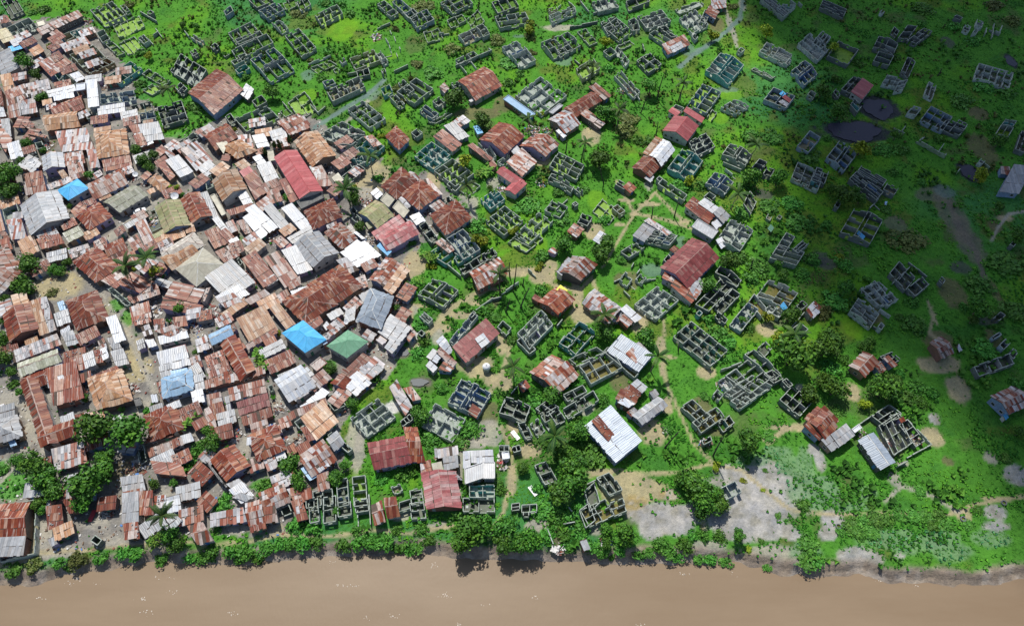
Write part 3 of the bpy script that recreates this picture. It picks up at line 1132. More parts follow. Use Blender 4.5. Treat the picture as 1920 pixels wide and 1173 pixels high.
R s p 1600 840 1640 790 1700 830
R s r 1260 1170 1480 960 1560 1000
R s p 1400 1180 1590 990 1690 1060
R s s 1520 1150 1620 1060 1680 1090
R f p 980 1070 1080 990 1150 1050
R s s 680 1170 870 1090 920 1170
R s w 880 1150 960 1090 1020 1150
R s p 1110 800 1230 700 1250 740
R s w 1100 700 1140 660 1170 700
R s p 0 1000 170 930 200 1020
R s p 20 1110 220 1030 260 1160
R s p 20 360 60 350 0 470
W g d 1 1 300 80 320 60 350 110
D 480 280 60
D 420 210 50
D 560 500 50
D 1080 730 50
D 1500 190 70
D 100 600 120
D 600 820 60
D 930 760 40
D 1830 470 60
D 1620 140 40
D 1330 700 50
S 1430 650 20
S 1320 660 22
T y 680 770 40
T n 470 960 90
T n 510 1080 90
T b 1180 1090 70
T b 1790 530 40
T b 1890 600 40
T b 1890 300 30
P z 1860 950 70 60
P p 1640 940 60 60
P g 1180 1080 60 70
P p 1720 1100 60 40
@ 2 2
R g p 560 205 840 60 920 215 3.4
R s D 400 910 715 640 840 770 3.2
R s w 610 830 690 775 750 850 3.5
R g p 1365 200 1530 50 1760 125 3.2
R s s 1370 200 1480 60 1530 90 3.5
R g r 1205 480 1370 340 1550 455 3
R s Z 1370 370 1410 325 1480 370 3.3
R s p 1140 450 1170 410 1230 440 2
R s w 155 1000 220 920 310 970
R s p 250 960 290 910 440 1040
R s p 260 1120 320 1040 440 1050
R s w 150 1080 190 1030 260 1090
R s p -60 780 10 700 60 770
R g w 250 850 310 790 400 930 2.2
R g p 1125 1140 1330 970 1590 1160 3
R s r 1380 1160 1470 1030 1540 1100 3.3
R s p 1290 10 1330 -30 1400 -10
W t a 1 3 180 20 300 -60 460 40
W t a 3 1 420 60 590 -30 620 20
W d d 4 1 470 160 780 -30 820 30
W g a 3 2c 75 410 220 260 455 370
W w c 2 1 90 610 130 570 215 640
W b c 1 4 590 570 640 600 420 870
W g v 1 1 820 710 870 650 950 720
W d d 1 1 555 600 590 560 620 580
W d d 1 1 80 770 110 740 145 770
L 620 550 780 440
L 780 440 860 420
L 860 390 1020 290
L 1380 700 1430 640
L 1110 160 1180 225
W w c 4 2c 1010 770 1230 550 1340 690
W g d 1 1 1005 840 1060 800 1180 920
W t v 2 2 1400 860 1590 660 1740 760
W t v 1 1 1400 860 1450 790 1530 830
W g v 2 1 1490 1010 1750 900 1820 950
L 350 120 480 230
W w m 3 2 1590 1080 1880 930 1990 1090
K 720 1100 40
H 393 640
T n 170 60 90
T n 60 300 80
T y 200 150 60
T u 80 690 80
T u 140 840 80
T n 200 60 60
T c 840 220 40
T p 845 420 840 200
T p 965 380 1000 130
T p 1035 540 1120 350
T p 900 580 940 450
T p 1055 330 1065 260
T p 940 250 935 110
T c 970 1080 90
T u 1240 370 80
T u 950 830 60
T b 1800 30 110
T c 1820 600 110
T b 1830 760 110 4
T u 1250 60 100
T y 1210 150 60
T u 60 950 80
T u 700 570 80
T u 800 630 70
T u 740 530 60
T u 1670 920 60
T u 550 550 50
P s 450 600 130 40
P s 300 720 120 40
P s 620 490 90 30
P s 780 360 120 25
P s 1000 220 120 30
P s 1250 230 130 90
P s 1570 420 60 180
P s 860 880 60 120
P s 640 1080 180 120
P s 1620 600 130 90
P p 250 800 60 80
P c 60 860 60 110
P p 30 550 60 60
P s 60 120 120 130
P s 1330 140 60 50
P m 780 480 70 60
@ 3 2
R s M -60 570 60 540 90 640
R g M -40 680 -305 490 -190 355 3
R g D 430 160 730 -120 980 60 3.4
R s p 490 290 560 220 840 340 2.8
R s p 700 370 780 230 840 320 2.8
R s p 440 260 500 140 620 200 2.8
R s r 520 340 600 230 800 380 2.8
R s w 50 560 110 510 250 620
R s p 40 650 90 590 170 660
R s k 60 790 360 980 230 1130 3
R s p 100 970 180 900 310 1010 3.1
R s s 190 880 230 860 370 990 2.8
R s w 1800 540 1860 480 1917 570
R s r 1840 500 1870 470 1930 520
R s r 1790 560 1815 540 1860 600
W w v 1 1 50 260 100 190 170 250
W w v 1 1 200 260 240 210 300 250
L 160 150 180 110
L 210 210 240 170
L 90 360 150 420
L 150 300 200 340
L 250 280 390 250
L 0 280 60 250
W w c 3 3 190 500 400 330 600 460
W d d 2 1 460 80 500 30 540 70
W d d 1 2 945 200 990 140 1190 270
W d d 3 2 760 500 1000 260 1120 320
W d d 3 1 950 520 1110 350 1180 400
W d d 1 1 945 610 970 570 1060 640
W t c 1 1 765 585 795 555 825 580
W g a 3 1 1460 60 1540 -60 1780 10
W w m 3 2 1330 420 1445 270 1720 390
W w c 1 2 1410 550 1450 500 1580 570
W b c 3 1 1085 680 1250 480 1350 545
W w m 1 1 1260 470 1310 400 1430 540
R s B 1545 520 1580 480 1620 530 2
W d d 1 1 1700 510 1760 460 1810 500
L 1660 710 1780 570
W g d 1 1 1675 720 1740 670 1815 730
W g d 3 4 555 800 720 660 1060 930
W g d 1 1 1345 910 1410 845 1475 910
W g v 1 2 1220 970 1300 920 1560 1160
W g v 1 3 1040 1170 1250 1020 1480 1180
L 1000 1110 1190 1040
W g m 1 1 -100 940 -60 900 230 1140
T b 890 320 90
T b 1080 90 110
T u 1180 60 90
T u 1350 150 130
T u 1290 260 90
T b 1530 120 50
T b 1580 220 70
T u 1750 230 90
T b 1660 600 100
T b 290 800 110
T c 410 990 90
T c 1690 780 110
T b 1670 960 190
T u 1250 720 70
T o 1000 970 60
T u 970 780 120
T u 1080 870 100
T u 880 640 80
T y 1430 620 70
T y 1520 800 80
T p 600 930 600 880
T p 1270 170 1300 80
T u 1850 90 100
T u 60 90 60
T u 550 100 40
T u 1000 1010 60
T b 1200 640 50
T u 1880 980 60
P w 350 180 100 70
P m 120 280 120 90
P s 240 680 90 120
P s 430 880 40 100
P s 520 1000 70 20
P s 450 1130 20 100
P k 1400 440 70 60
P k 1500 620 120 80
P s 1420 740 110 60
P s 860 1140 90 60
P d 1900 80 130 70
P m 60 1080 150 120
@ 4 2
R g p 280 1080 420 940 560 1040 3
R s p 430 1040 510 990 550 1030 2.6
R s r 510 1080 560 1030 620 1100 2.4
R s p 590 1010 640 980 730 1060 2.6
R g p 1030 860 1150 800 1260 950 2.8
W d d 1 2 570 990 680 945 760 1015
W d d 2 2 660 210 750 100 900 250
L 690 300 850 150
L 840 100 1010 240
W d d 2 1 830 350 960 240 1030 310
W w d 2 3 390 350 560 290 740 450
W w d 1 3 480 310 520 280 690 480
W w d 3 2 290 560 370 440 560 590
L 290 570 560 740
W w d 1 1 550 710 580 670 610 700
L 570 540 670 610
W d d 1 1 1640 620 1700 570 1745 600
W d d 3 1 1450 1080 1780 960 1830 1050
W b d 1 1 1690 880 1750 820 1790 860
W d d 1 1 1780 970 1820 910 1860 950
W b d 1 1 1620 800 1690 760 1710 780
W d d 1 1 1130 270 1150 240 1180 275
R s w 1280 900 1300 870 1330 920 1.4
T b 250 350 80
T b 110 830 150 2
T b 60 920 130
T b 420 890 80
T b 490 850 70
T u 880 480 80
T u 750 620 50
T b 1440 640 60
T b 1500 530 110
T u 1480 330 140
T u 1350 520 50
T u 880 180 60
T u 900 700 120
T u 760 1150 60
T y 180 60 50
T u 240 130 90
T u 1540 930 120
T u 1480 480 80
T u 1750 110 190
T o 60 580 110
T u 140 480 130
T u 230 1010 70
T u 120 1110 110
T u 1830 560 140
P a 310 740 90 110
P d 1320 160 90 60
P m 1250 400 130 160
P m 1120 830 150 110
P s 1130 1070 200 80
P d 1570 660 110 50
P m 1640 820 90 110
P s 1060 580 20 130
P d 80 120 110 60
P m 500 600 120 110
P m 1660 400 40 160
@ 0 3
R g r 390 660 190 40 340 10 3.4
R s r 440 -60 720 -130 790 200 3.3
R g r 380 670 720 545 690 400 3.4
R s p 440 10 545 0 560 90 3.4
R s w 545 0 600 -10 610 60 3.6
R h t 815 20 1140 -70 1240 220 3.4
R s p 700 370 830 320 860 370
R h s -60 640 210 560 160 360 3.2
R s b 80 610 140 590 160 640 2
R f d 1250 210 1310 195 1335 270 1.8
R s M 490 690 790 610 820 800
R h r 1340 370 1620 250 1720 480 3.2
R s w 1560 270 1680 215 1700 270 3.3
R s r 1370 640 1400 560 1650 480
R s p 1380 690 1700 560 1720 630
R s w 1690 560 1790 530 1820 600
R s r 1410 780 1620 680 1680 820
R s r 1460 920 1420 800 1690 820
R h b 1510 20 1790 -70 1810 120 3.4
R s s 1790 10 1900 -20 1920 110
R s p 1470 70 1530 50 1570 190
R s w 1790 150 1900 120 1920 230
R s s 1130 950 1340 920 1365 1060
R s p 1160 1090 1340 1050 1440 1200
R s w 1415 180 1470 160 1480 230 1.8
R s c 480 60 600 40 660 250 1.2
W d d 1 1 1280 680 1340 640 1365 770
D 1800 330 90
D 790 140 40
D 1240 120 60
D 1280 860 90
T b 870 480 190 7
T b 1180 500 200 7
T b 800 1000 190 6
T b 960 880 140
T b 980 760 100
T b 330 830 140 5
T b 430 960 140
T b 480 1070 130
T b 160 790 80
T b 1440 1000 60
T u 1380 340 70
T u 1440 270 50
T b 800 200 45
T n 1760 460 120
T u 1790 780 100
T u 1850 680 80
T u 1760 850 70
T u 130 70 70
T b 180 150 50
T b 1620 1000 50
T u 30 880 70
V 10 320 45
P g 130 1000 170 160
P p 280 520 90 200
P p 120 200 150 130
P p 1560 1080 110 70
P m 1150 880 200 120
P p 1330 250 90 80
P g 30 850 70 90
@ 1 3
R s p 0 40 560 -100 570 -30
R s p 220 120 560 30 580 140
R s D 300 250 590 160 615 270
R s r 340 380 620 290 640 370
R s p 660 420 780 370 820 450
R h r 400 560 660 450 760 680 3.2
R s w 400 570 530 560 520 630 3.3
R s p 650 470 700 440 720 520
R s p 20 180 150 150 170 240
R s r 70 270 170 240 200 380
R s p 0 320 70 280 110 460
R s p 110 360 280 310 300 420
R s s 190 200 230 190 250 310
R g w 650 40 900 -110 1040 90 3
R s p 770 170 960 40 1040 100 2.8
R s w 890 290 1100 110 1170 150
R s p 780 340 1130 200 1150 260
R s t 900 400 1110 230 1250 420
R s r 900 490 1000 460 1070 580
R s r 1070 400 1130 370 1200 460
R g s 1140 590 1240 510 1310 620 2.8
R g p 870 750 1110 590 1240 780 3
R s b 900 870 990 820 1070 920
R s s 1010 820 1060 780 1120 860 3
R s w 1080 770 1130 760 1170 830 3.1
R s r 740 670 830 620 880 690
R s p 380 800 540 740 560 850
R s p 540 760 640 710 690 840
R s w 650 710 740 680 770 760
R g r 205 985 50 780 270 640 3
R f d 0 790 70 850 210 1040 3
R s w 230 1070 350 990 460 1110
R s p 200 1000 330 960 400 1020
R s s 260 1130 340 1090 460 1130 2.6
R g p 500 1100 740 1000 810 1170 2.8
R s p 770 1060 860 1040 940 1170
R s p 1050 930 1160 890 1170 1040 2.6
R g r 1180 70 1260 -20 1380 30 3
R s w 1280 80 1430 -40 1560 60
R g D 1520 630 1870 560 1940 800 3.4
R s t 1730 120 1800 40 1940 280 2.8
W w c 1 1 590 90 620 75 640 120
W d c 2 1 1110 200 1220 155 1320 270
W w c 1 1 840 430 900 390 950 450
W g e 1 2 1150 550 1190 520 1380 680
W w c 3 3 1360 390 1620 205 1780 370
W w c 2 1 1360 130 1380 110 1410 150
W d c 3 1 1830 420 1917 350 1950 390
W g a 1 4 1380 940 1500 925 1520 1200
W g d 1 3 1230 970 1330 950 1350 1200
W g d 1 1 1100 1060 1190 1050 1200 1190
W g d 2 1 940 1090 1080 1060 1090 1200
W w e 1 1 1740 1030 1820 1000 1850 1060
D 640 500 60
D 270 560 80
D 880 620 50
D 1260 320 50
D 370 900 50
D 710 620 60
D 700 300 50
D 60 120 60
T b 60 620 110
T b 40 520 70
T b 790 830 110
T b 880 980 100
T b 1220 950 90
T b 1300 840 60
T u 560 1030 100
T b 1380 250 70
T u 1560 300 60
T u 1180 60 60
T u 1850 920 90
T u 1650 950 80
T u 1150 600 60
T u 200 1130 60
P a 1420 900 60 60
P g 560 1020 120 60
P p 690 250 60 100
P p 1400 560 90 180
P p 1440 720 60 200
P g 1700 970 180 90
P c 1760 290 120 60
P p 360 680 60 120
P p 800 560 90 60
@ 2 3
R s p 1010 80 1080 30 1125 90 2.4
R s p -60 120 20 100 110 210
R g r -60 480 70 480 150 800 3.2
R s M 230 680 450 650 460 730
R s r 310 760 450 740 460 850
R s p 100 820 200 780 210 910
R s C 205 820 300 800 320 890
R s p 430 900 370 900 440 960 2.8
R s w 500 710 570 700 570 850 2.4
R s w 570 700 780 690 790 800 2.8
R f s 510 860 690 800 700 950 3.2
R f w 690 800 800 800 800 960 3.4
R f w 860 710 930 700 940 770 2
R s k 1880 280 2172 615 1930 810 3.6
R s r 1700 430 1760 370 1910 540 4.3
R s r 540 340 590 260 670 310 2.4
W b c 4 2c 355 240 490 20 760 150
W w c 2 2 110 450 240 250 520 400
W d d 2 2 840 340 900 190 1130 280
W g d 1 2 1015 440 1080 425 1150 560
W d d 2 2 1180 300 1290 220 1400 290
W g d 2 2 1230 370 1380 280 1460 400
W w d 1 2 1130 440 1200 390 1270 500
W g d 2 1 1440 170 1620 80 1660 140
W g d 3 1 1440 300 1720 130 1770 220
W w d 2 1 840 640 930 640 930 700
W d d 2 1 960 660 1030 640 1045 690
W t c 2 2 560 1010 790 1010 795 1130
W g d 1 2 1170 830 1280 790 1380 970
W g d 2 2 1750 950 1870 900 1990 1060
W g d 1 1 1640 1070 1730 990 1780 1180
W g d 1 2 0 1060 110 1040 130 1180
L 950 160 1010 90
L 1660 1010 1740 970
B 990 550 25
B 1155 1070 25
D 870 750 40
D 870 830 60
D 280 760 40
T b 110 360 110
T u 300 120 70
T u 1010 40 50
T b 1320 170 100
T c 1360 560 120
T b 1570 510 120
T u 1560 60 90
T b 1060 860 70
T b 1440 720 120
T b 1530 850 150
T b 1500 980 150
T b 1400 1110 130
T u 1700 720 150
T u 1620 1010 80
T u 200 590 110
T u 560 500 130
T u 90 500 50
T u 450 620 100
T y 970 720 30
T u 30 870 80
T u 860 1060 70
T u 1190 1060 70
T u 1800 230 80
T u 1550 370 70
T u 1150 230 110
T u 1260 610 90
P s 770 40 90 70
P m 740 350 110 120
P p 720 540 160 140
P p 640 620 120 60
P z 90 60 110 50
P s 900 60 80 80
P s 960 960 60 180
P s 1140 690 120 80
P s 1150 300 40 60
P p 470 960 30 260
P s 1800 900 130 30
P p 1650 300 90 60
P s 960 480 60 130
P a 40 1000 60 60
@ 3 3
R s r 0 220 60 120 240 170 3
R s w 20 240 90 200 190 250 3
R s w 150 80 210 30 310 100 3
R s r 60 140 150 80 250 150 3.1
R s p 110 340 180 290 230 330 2.4
R g s 165 370 410 190 500 270 3
R s s 320 150 380 120 420 170 2.2
R g r 1780 400 1900 280 2090 470 3
W g m 2 2 630 280 730 215 900 370
W g m 3 2 730 430 950 285 1030 380
W d m 2 1 980 440 1080 365 1125 430
W d d 1 1 820 600 900 560 915 600
W w d 1 1 925 170 965 120 1020 170
W w c 3 1 980 40 1140 -70 1220 20
W w c 4 3 1030 150 1290 -10 1480 90
W w d 3 2 1090 230 1250 120 1340 190
W d d 1 2 1400 -20 1480 -60 1580 20
W d d 2 1 1570 45 1610 20 1670 80
W d d 2 3 1550 215 1675 80 1860 230
W b c 2 1 965 1060 1130 980 1190 1080
D 850 630 50
D 490 510 30
D 1000 90 50
T b 1270 600 130 6
T p 470 670 600 520
T p 925 745 1015 575
T b 700 960 140
T b 780 1080 150
T b 620 960 80
T b 850 1130 140
T b 980 1100 60
T u 850 200 50
T b 1830 170 120
T u 1450 560 70
T u 500 500 50
T y 960 850 60
T y 1390 1070 30
T u 1410 880 30
T y 1200 980 40
P s 370 540 130 130
P s 490 270 60 90
P m 800 290 110 110
P m 920 490 130 80
P s 1600 480 200 40
P s 1450 590 70 40
P s 200 1050 330 150
P t 520 1110 110 60
P r 1400 870 160 100
P r 1050 880 160 60
P r 1250 1050 260 110
P r 1380 1150 300 60
P e 1280 780 180 60
P e 1640 850 110 200
P e 1600 1060 120 100
P e 1800 850 80 200
P e 1500 700 140 60
P r 1870 700 60 60
P p 1740 130 40 60
P d 1200 80 30 30
P m 60 60 100 90
P r 1700 1120 40 40
@ 4 3
R s s 100 550 245 445 335 550 3
R s s 10 600 90 550 190 650 2.6
R f w 300 495 370 445 400 485 2.4
R g k 575 880 370 595 505 525 3.2
R g p 1605 190 1820 90 1990 250 3.4
R s r -150 470 40 280 180 400 3
R s p -30 520 140 380 180 410 2.9
R s B 1715 370 1745 345 1775 385 2
R s r 740 400 780 375 805 410 2.6
W d d 3 2 490 370 655 265 770 350
W d d 3 2 560 460 730 350 870 620
W d e 1 3 750 450 830 400 990 600
L 370 450 490 370
L 830 400 1060 630
L 1060 630 830 755
L 830 790 740 835
W d d 1 1 660 370 740 340 770 380
D 900 600 50
D 620 640 60
D 400 540 40
T b 610 110 150
T b 700 50 100
T y 430 250 70
T b 150 110 120
T b 40 40 90
T u 180 330 60
T u 830 200 90
T u 960 260 70
T u 900 100 90
T u 1850 80 80
T b 1880 520 80
T u 1060 160 80
T u 1740 780 70
T u 950 1080 70
P s 1300 120 130 130
P s 300 150 90 100
P m 620 650 200 120
P s 1060 560 110 100
P r 1850 930 120 100
P p 1600 760 60 60
P r 1080 400 60 60
P e 440 1100 130 70
P e 80 1050 90 120
P p 700 960 60 80
P r 10 800 50 100
P p 780 810 60 30
P s 1650 1150 160 30
P m 1200 800 60 50
@ 0 4 -2
R g r -60 40 280 20 250 340 3.4
R s s -60 350 255 335 220 510 3.3
R s r 440 60 590 40 600 250 2.6
R s r 590 0 680 -20 740 95 2.6
R s s 450 360 510 335 540 400 2.2
R s p 1155 -60 1310 -80 1300 190 3
R s r 1310 -80 1440 -90 1440 125 3
R s p 1160 220 1300 200 1310 345 2.8
R s t 1450 -40 1560 -50 1560 60 2.6
R s w 1560 10 1690 -20 1700 90 2.8
R s w 1560 -30 1680 -60 1690 0 3
R s s 1500 220 1640 120 1710 190 2.6
R g p 1750 240 1900 200 2000 370 2.8
W d d 1 1 845 370 885 320 950 365
W w e 1 1 -20 560 320 490 330 -10
B 860 140 25 r
D 1000 120 70
D 1370 250 50
T c 1520 140 110 9
T b 780 10 110
T b 1570 330 110
T n 1440 370 90
T b 1640 400 90
T u 120 650 90
T u 540 580 70
T u 600 610 60
T o 730 540 100
T u 930 540 80
T u 1160 480 70
T u 1260 500 90
T u 1480 520 80
T u 1780 500 90
T u 1880 500 90
T u 570 375 30
T b 390 80 60
T o 320 610 90
T u 1000 20 60
T b 340 30 80
P p 450 250 120 200
P p 600 480 250 70
P p 1000 390 200 60
P p 900 180 140 100
P d 850 100 120 100
@ 1 4 -2
R s p 205 95 365 65 395 190 2.6
R g p 375 30 530 -10 570 200 2.8
R s p 530 -5 650 -20 690 190 3
R s r 410 190 555 140 575 245 2.8
R s p 810 10 910 -20 970 165 2.8
R s r 660 10 760 -20 790 -10 2.8
W d d 1 1 690 30 770 0 810 100
R g p 1555 40 1660 0 1690 185 2.8
R g r 1670 -20 1790 -40 1830 145 2.8
W g d 1 2 965 -20 1050 -38 1070 190
W g d 1 2 1110 -30 1225 -48 1225 190
W g d 1 1 1400 0 1520 -20 1535 90
W g d 1 1 1240 20 1360 0 1370 130
L 1535 -60 1550 220
L 1430 90 1430 230
W g d 1 1 1820 10 1917 -20 1917 70
T b 1230 100 50
T u 170 60 100
T u 120 230 70
T u 60 450 80
T u 230 470 80
T u 380 480 90
T u 480 500 90
T u 570 440 80
T u 700 400 80
T u 800 400 80
T u 920 390 90
T u 1050 380 90
T u 1000 250 90
T u 850 230 90
T u 1300 410 90
T u 1430 390 90
T u 1560 390 100
T u 1690 390 100
T u 1820 400 90
T u 1900 430 70
T u 1420 290 60
T u 1800 280 60
T u 50 500 70
T u 310 530 60
H 640 350
H 1735 305
P s 700 260 30 60
P p 330 250 90 80
P p 1850 130 90 70
P m 950 500 160 30
@ 2 4 -2
R g K 160 80 112 -265 430 -275 3
W w d 2 1 500 -30 790 -30 795 100
W d d 1 2 955 30 1030 20 1030 80
W w d 2 1 1050 40 1190 30 1190 100
W w d 1 1 1065 100 1115 100 1115 140
W g m 2 2 1600 90 1830 -20 1917 130
W d m 1 1 1590 90 1680 20 1740 180
L 1440 210 1550 190
L 1290 260 1345 400
L 1490 60 1520 100
R s s 1590 380 1650 355 1690 440 2.2
W g d 1 2 0 20 130 10 150 160
T b 540 265 180 4.5
T b 470 390 120 4
T b 700 250 120
T b 900 260 150 4
T b 1130 370 120 3
T b 870 390 120 3.5
T b 1010 400 120 3
T u 1240 80 120
T u 1350 170 100
T u 1450 130 100
T u 1440 300 80
T u 1620 230 100
T u 1600 320 80
T u 1500 430 60
T u 1720 430 80
T u 1820 480 80
T b 1840 400 60
T u 1580 60 70
T u 60 400 90
T u 180 380 80
T u 100 260 70
T u 1900 500 50
T u 1300 320 90
T b 1850 280 90
P p 1180 230 100 70
P p 300 230 150 40
P m 1390 330 60 120
P p 1740 270 70 60
P p 1270 200 90 70
D 1400 450 60
D 1830 370 50
@ 3 4 -2
W g m 1 2 -40 20 80 -30 120 90
T b 110 300 125 4
T u 60 470 70
T u 240 480 80
T u 330 480 60
T u 430 430 80
T u 520 470 80
T u 650 420 90
T u 600 510 70
T b 1170 330 80 3
T u 980 340 70
T u 850 340 70
T b 870 40 130
T b 980 30 110
T b 810 130 80
T u 1370 380 40
T y 1265 455 40
T u 720 340 60
T u 1530 140 40
T u 800 520 70
T u 920 530 70
T u 1050 540 70
T u 1450 600 50
T u 1830 420 100
T u 1800 560 100
T u 1900 560 90
T u 1760 50 90
P t 210 50 120 120
P r 560 170 230 150
P r 350 260 130 100
P r 1000 210 180 90
P r 1300 130 250 120
P r 1450 250 250 90
P p 900 430 190 60
P p 1500 480 250 80
P t 840 240 40 60
P e 1780 500 140 130
P r 1650 320 120 70
P e 1800 60 140 80
@ 4 4 -2
T u 300 240 90
T u 420 220 90
T u 530 190 90
T u 630 170 80
T u 760 150 80
T u 880 150 80
T u 1000 150 80
T u 1120 150 80
T u 360 300 90
T u 490 310 80
T u 1050 230 80
T u 1200 220 80
T u 1400 230 70
T u 1480 90 60
T u 480 40 50
T u 200 290 60
P e 250 60 230 60
P e 750 380 350 120
P e 1150 350 200 100
P r 120 180 120 130
P r 400 530 230 90
P r 80 310 90 60
P s 1350 130 90 80
P r 1650 110 120 80
P r 1650 240 150 50
P s 750 120 450 15
P e 1600 350 200 80
P r 750 520 60 30
P e 1250 480 200 100
Y 1350 170
Y 180 240
Y 1730 20
@ 3 3
P r 1250 980 420 90
P r 1420 1110 420 130
@ 3 4 -2
P r 1150 120 560 140
P r 450 140 300 130
P r 1300 300 400 90
P e 1900 -60 260 180
'''
ROOFS=[];RUINS=[];TREES=[];WALLS=[];DEB=[];PAT=[];MISC=[]
x0=y0=0
def P(a,b): return (x0+a/4.992,y0+b/4.992)
for ln in DATA.splitlines():
    s=ln.split()
    if not s: continue
    if s[0]=='@': x0=384*int(s[1]); y0=235*int(s[2])+(int(s[3]) if len(s)>3 else 0); continue
    k=s[0]
    if k=='R':
        v=[float(t) for t in s[3:]]; ROOFS.append((s[1],s[2],[P(v[0],v[1]),P(v[2],v[3]),P(v[4],v[5])],v[6] if len(v)>6 else None))
    elif k=='W':
        v=[float(t) for t in s[5:]]; RUINS.append((s[1],s[2],int(s[3]),int(s[4][0]),s[4].endswith('c'),[P(v[0],v[1]),P(v[2],v[3]),P(v[4],v[5])]))
    elif k=='T' and s[1]=='p':
        v=[float(t) for t in s[2:]]; TREES.append(('p',P(v[0],v[1]),P(v[2],v[3]),None))
    elif k=='T':
        v=[float(t) for t in s[2:]]; TREES.append((s[1],P(v[0],v[1]),v[2]/4.992,v[3] if len(v)>3 else None))
    elif k=='X':
        v=[float(t) for t in s[1:]]; TREES.append(('X',P(v[0],v[1]),v[2]/4.992,None))
    elif k=='L':
        v=[float(t) for t in s[1:]]; WALLS.append((P(v[0],v[1]),P(v[2],v[3])))
    elif k=='D':
        v=[float(t) for t in s[1:]]; DEB.append((P(v[0],v[1]),v[2]/4.992))
    elif k=='P':
        v=[float(t) for t in s[2:]]; PAT.append((s[1],P(v[0],v[1]),v[2]/4.992,v[3]/4.992))
    else:
        v=[float(t) for t in s[1:] if t!='r']; MISC.append((k,P(v[0],v[1]),v[2]/4.992 if len(v)>2 else 0,'r' in s))
# ------------------------------------------------------------------ ground
SHORE=[(-700,1110),(-200,1100),(0,1096),(70,1096),(112,1082),(180,1071),(240,1062),(280,1056),(384,1056),(460,1058),(496,1052),(564,1048),(604,1044),(684,1042),(768,1038),(828,1044),(876,1048),(918,1048),(958,1048),(1028,1054),(1100,1053),(1148,1058),(1188,1054),(1280,1056),(1386,1058),(1412,1062),(1464,1076),(1532,1081),(1576,1081),(1624,1078),(1664,1092),(1736,1095),(1836,1098),(1920,1086),(2200,1080),(2700,1080)]
WZ=-2.2
_sh=np.array([at(a,b,WZ)[:2] for a,b in SHORE])
def shore(x): return np.interp(x,_sh[:,0],_sh[:,1])
def terrain(x,y):
    x=np.asarray(x,float); y=np.asarray(y,float)
    d=y-shore(x)+ (vnoise(x,y,3.,5)-.5)*1.2
    z=np.where(d>0,WZ+.5*sstep(0,1.5,d)+1.4*sstep(1.7,2.5,d)+.3*sstep(2.5,5,d),WZ+np.maximum(d*.35,-2.5))
    return z+ (vnoise(x,y,9,21)-.5)*.35*sstep(4,10,d)+(vnoise(x,y,1.3,22)-.5)*.1
def axis(lo,hi,st,far):
    a=np.arange(lo,hi+st,st); out=[];s=st;v=hi
    while v<far: s*=1.5; v+=s; out.append(v)
    out2=[];s=st;v=lo
    while v>-far: s*=1.5; v-=s; out2.append(v)
    return np.concatenate([out2[::-1],a,out])
GX=axis(-285,285,.75,1800); GY=axis(20,330,.75,1800)
X,Y=np.meshgrid(GX,GY); Z=terrain(X,Y)
nx,ny=len(GX),len(GY)
# pixel position of each ground vertex
dep=Y*cT+CAMH*sT; dep=np.where(dep<5,5,dep); up=Y*sT-CAMH*cT
PX=CX+F*X/dep; PY=CY-F*up/dep
n1=fbm(X,Y,26,31); n2=fbm(X,Y,7,41); n3=fbm(X,Y,2.4,51,3); n4=fbm(X,Y,60,61,3)
def col(*c): return np.array(c)[None,None,:]
C=col(.072,.232,.027)+np.zeros((ny,nx,3))
def blend(C,wt,c): return C*(1-wt[...,None])+col(*c)*wt[...,None]
C=blend(C,sstep(.50,.66,n1),(.105,.285,.020))
C=blend(C,sstep(.55,.75,n2)*.6,(.035,.14,.026))
C=blend(C,sstep(.56,.72,n4)*.7,(.040,.175,.062))
C=blend(C,sstep(.60,.80,n2*n1*2.)*.6,(.13,.16,.03))
C=blend(C,sstep(.62,.75,fbm(X,Y,11,71))*.55,(.10,.105,.05))
def inpoly(poly,x,y):
    c=np.zeros(x.shape,bool); n=len(poly)
    for i in range(n):
        xa,ya=poly[i]; xb,yb=poly[(i+1)%n]
        if ya==yb: continue
        t=((ya>y)!=(yb>y))&(x<(xb-xa)*(y-ya)/(yb-ya)+xa); c^=t
    return c
TOWN=[(-300,-40),(30,40),(150,30),(190,60),(215,100),(255,130),(262,185),(290,200),(315,260),(400,225),(520,215),(590,215),(640,265),(720,300),(700,350),(790,320),(880,385),(890,420),(830,430),(790,465),(770,520),(775,600),(735,690),(650,770),(650,880),(560,960),(540,1010),(400,1000),(330,1020),(200,1030),(0,1060),(-300,1060)]
wob=(n2-.5)*40
town=inpoly(TOWN,PX+wob,PY+(n3-.5)*30)
EARTH=(.24,.228,.205)
tw=np.where(town,1.0,0.0)*sstep(.2,.45,fbm(X,Y,5,81)+.16)
C=blend(C,tw,EARTH); C=blend(C,tw*sstep(.55,.7,n3)*.6,(.15,.135,.125)); C=blend(C,tw*sstep(.62,.75,n2)*.5,(.40,.375,.33))
PC_={}; PC={'a':(.15,.33,.018),'m':(.155,.135,.075),'w':(.15,.22,.20),'s':(.38,.33,.20),'p':(.36,.34,.285),'d':(.09,.095,.085),'k':(.17,.155,.12),'x':(.045,.045,.06),'z':(.15,.14,.11),'g':(.07,.28,.022),'c':(.60,.60,.58),'r':(.34,.335,.32),'t':(.36,.28,.12),'e':(.16,.28,.14)}
VEG=np.ones((ny,nx)); VEG-=tw*.93; PATHMASK=np.zeros((ny,nx))
crop=np.zeros((ny,nx))
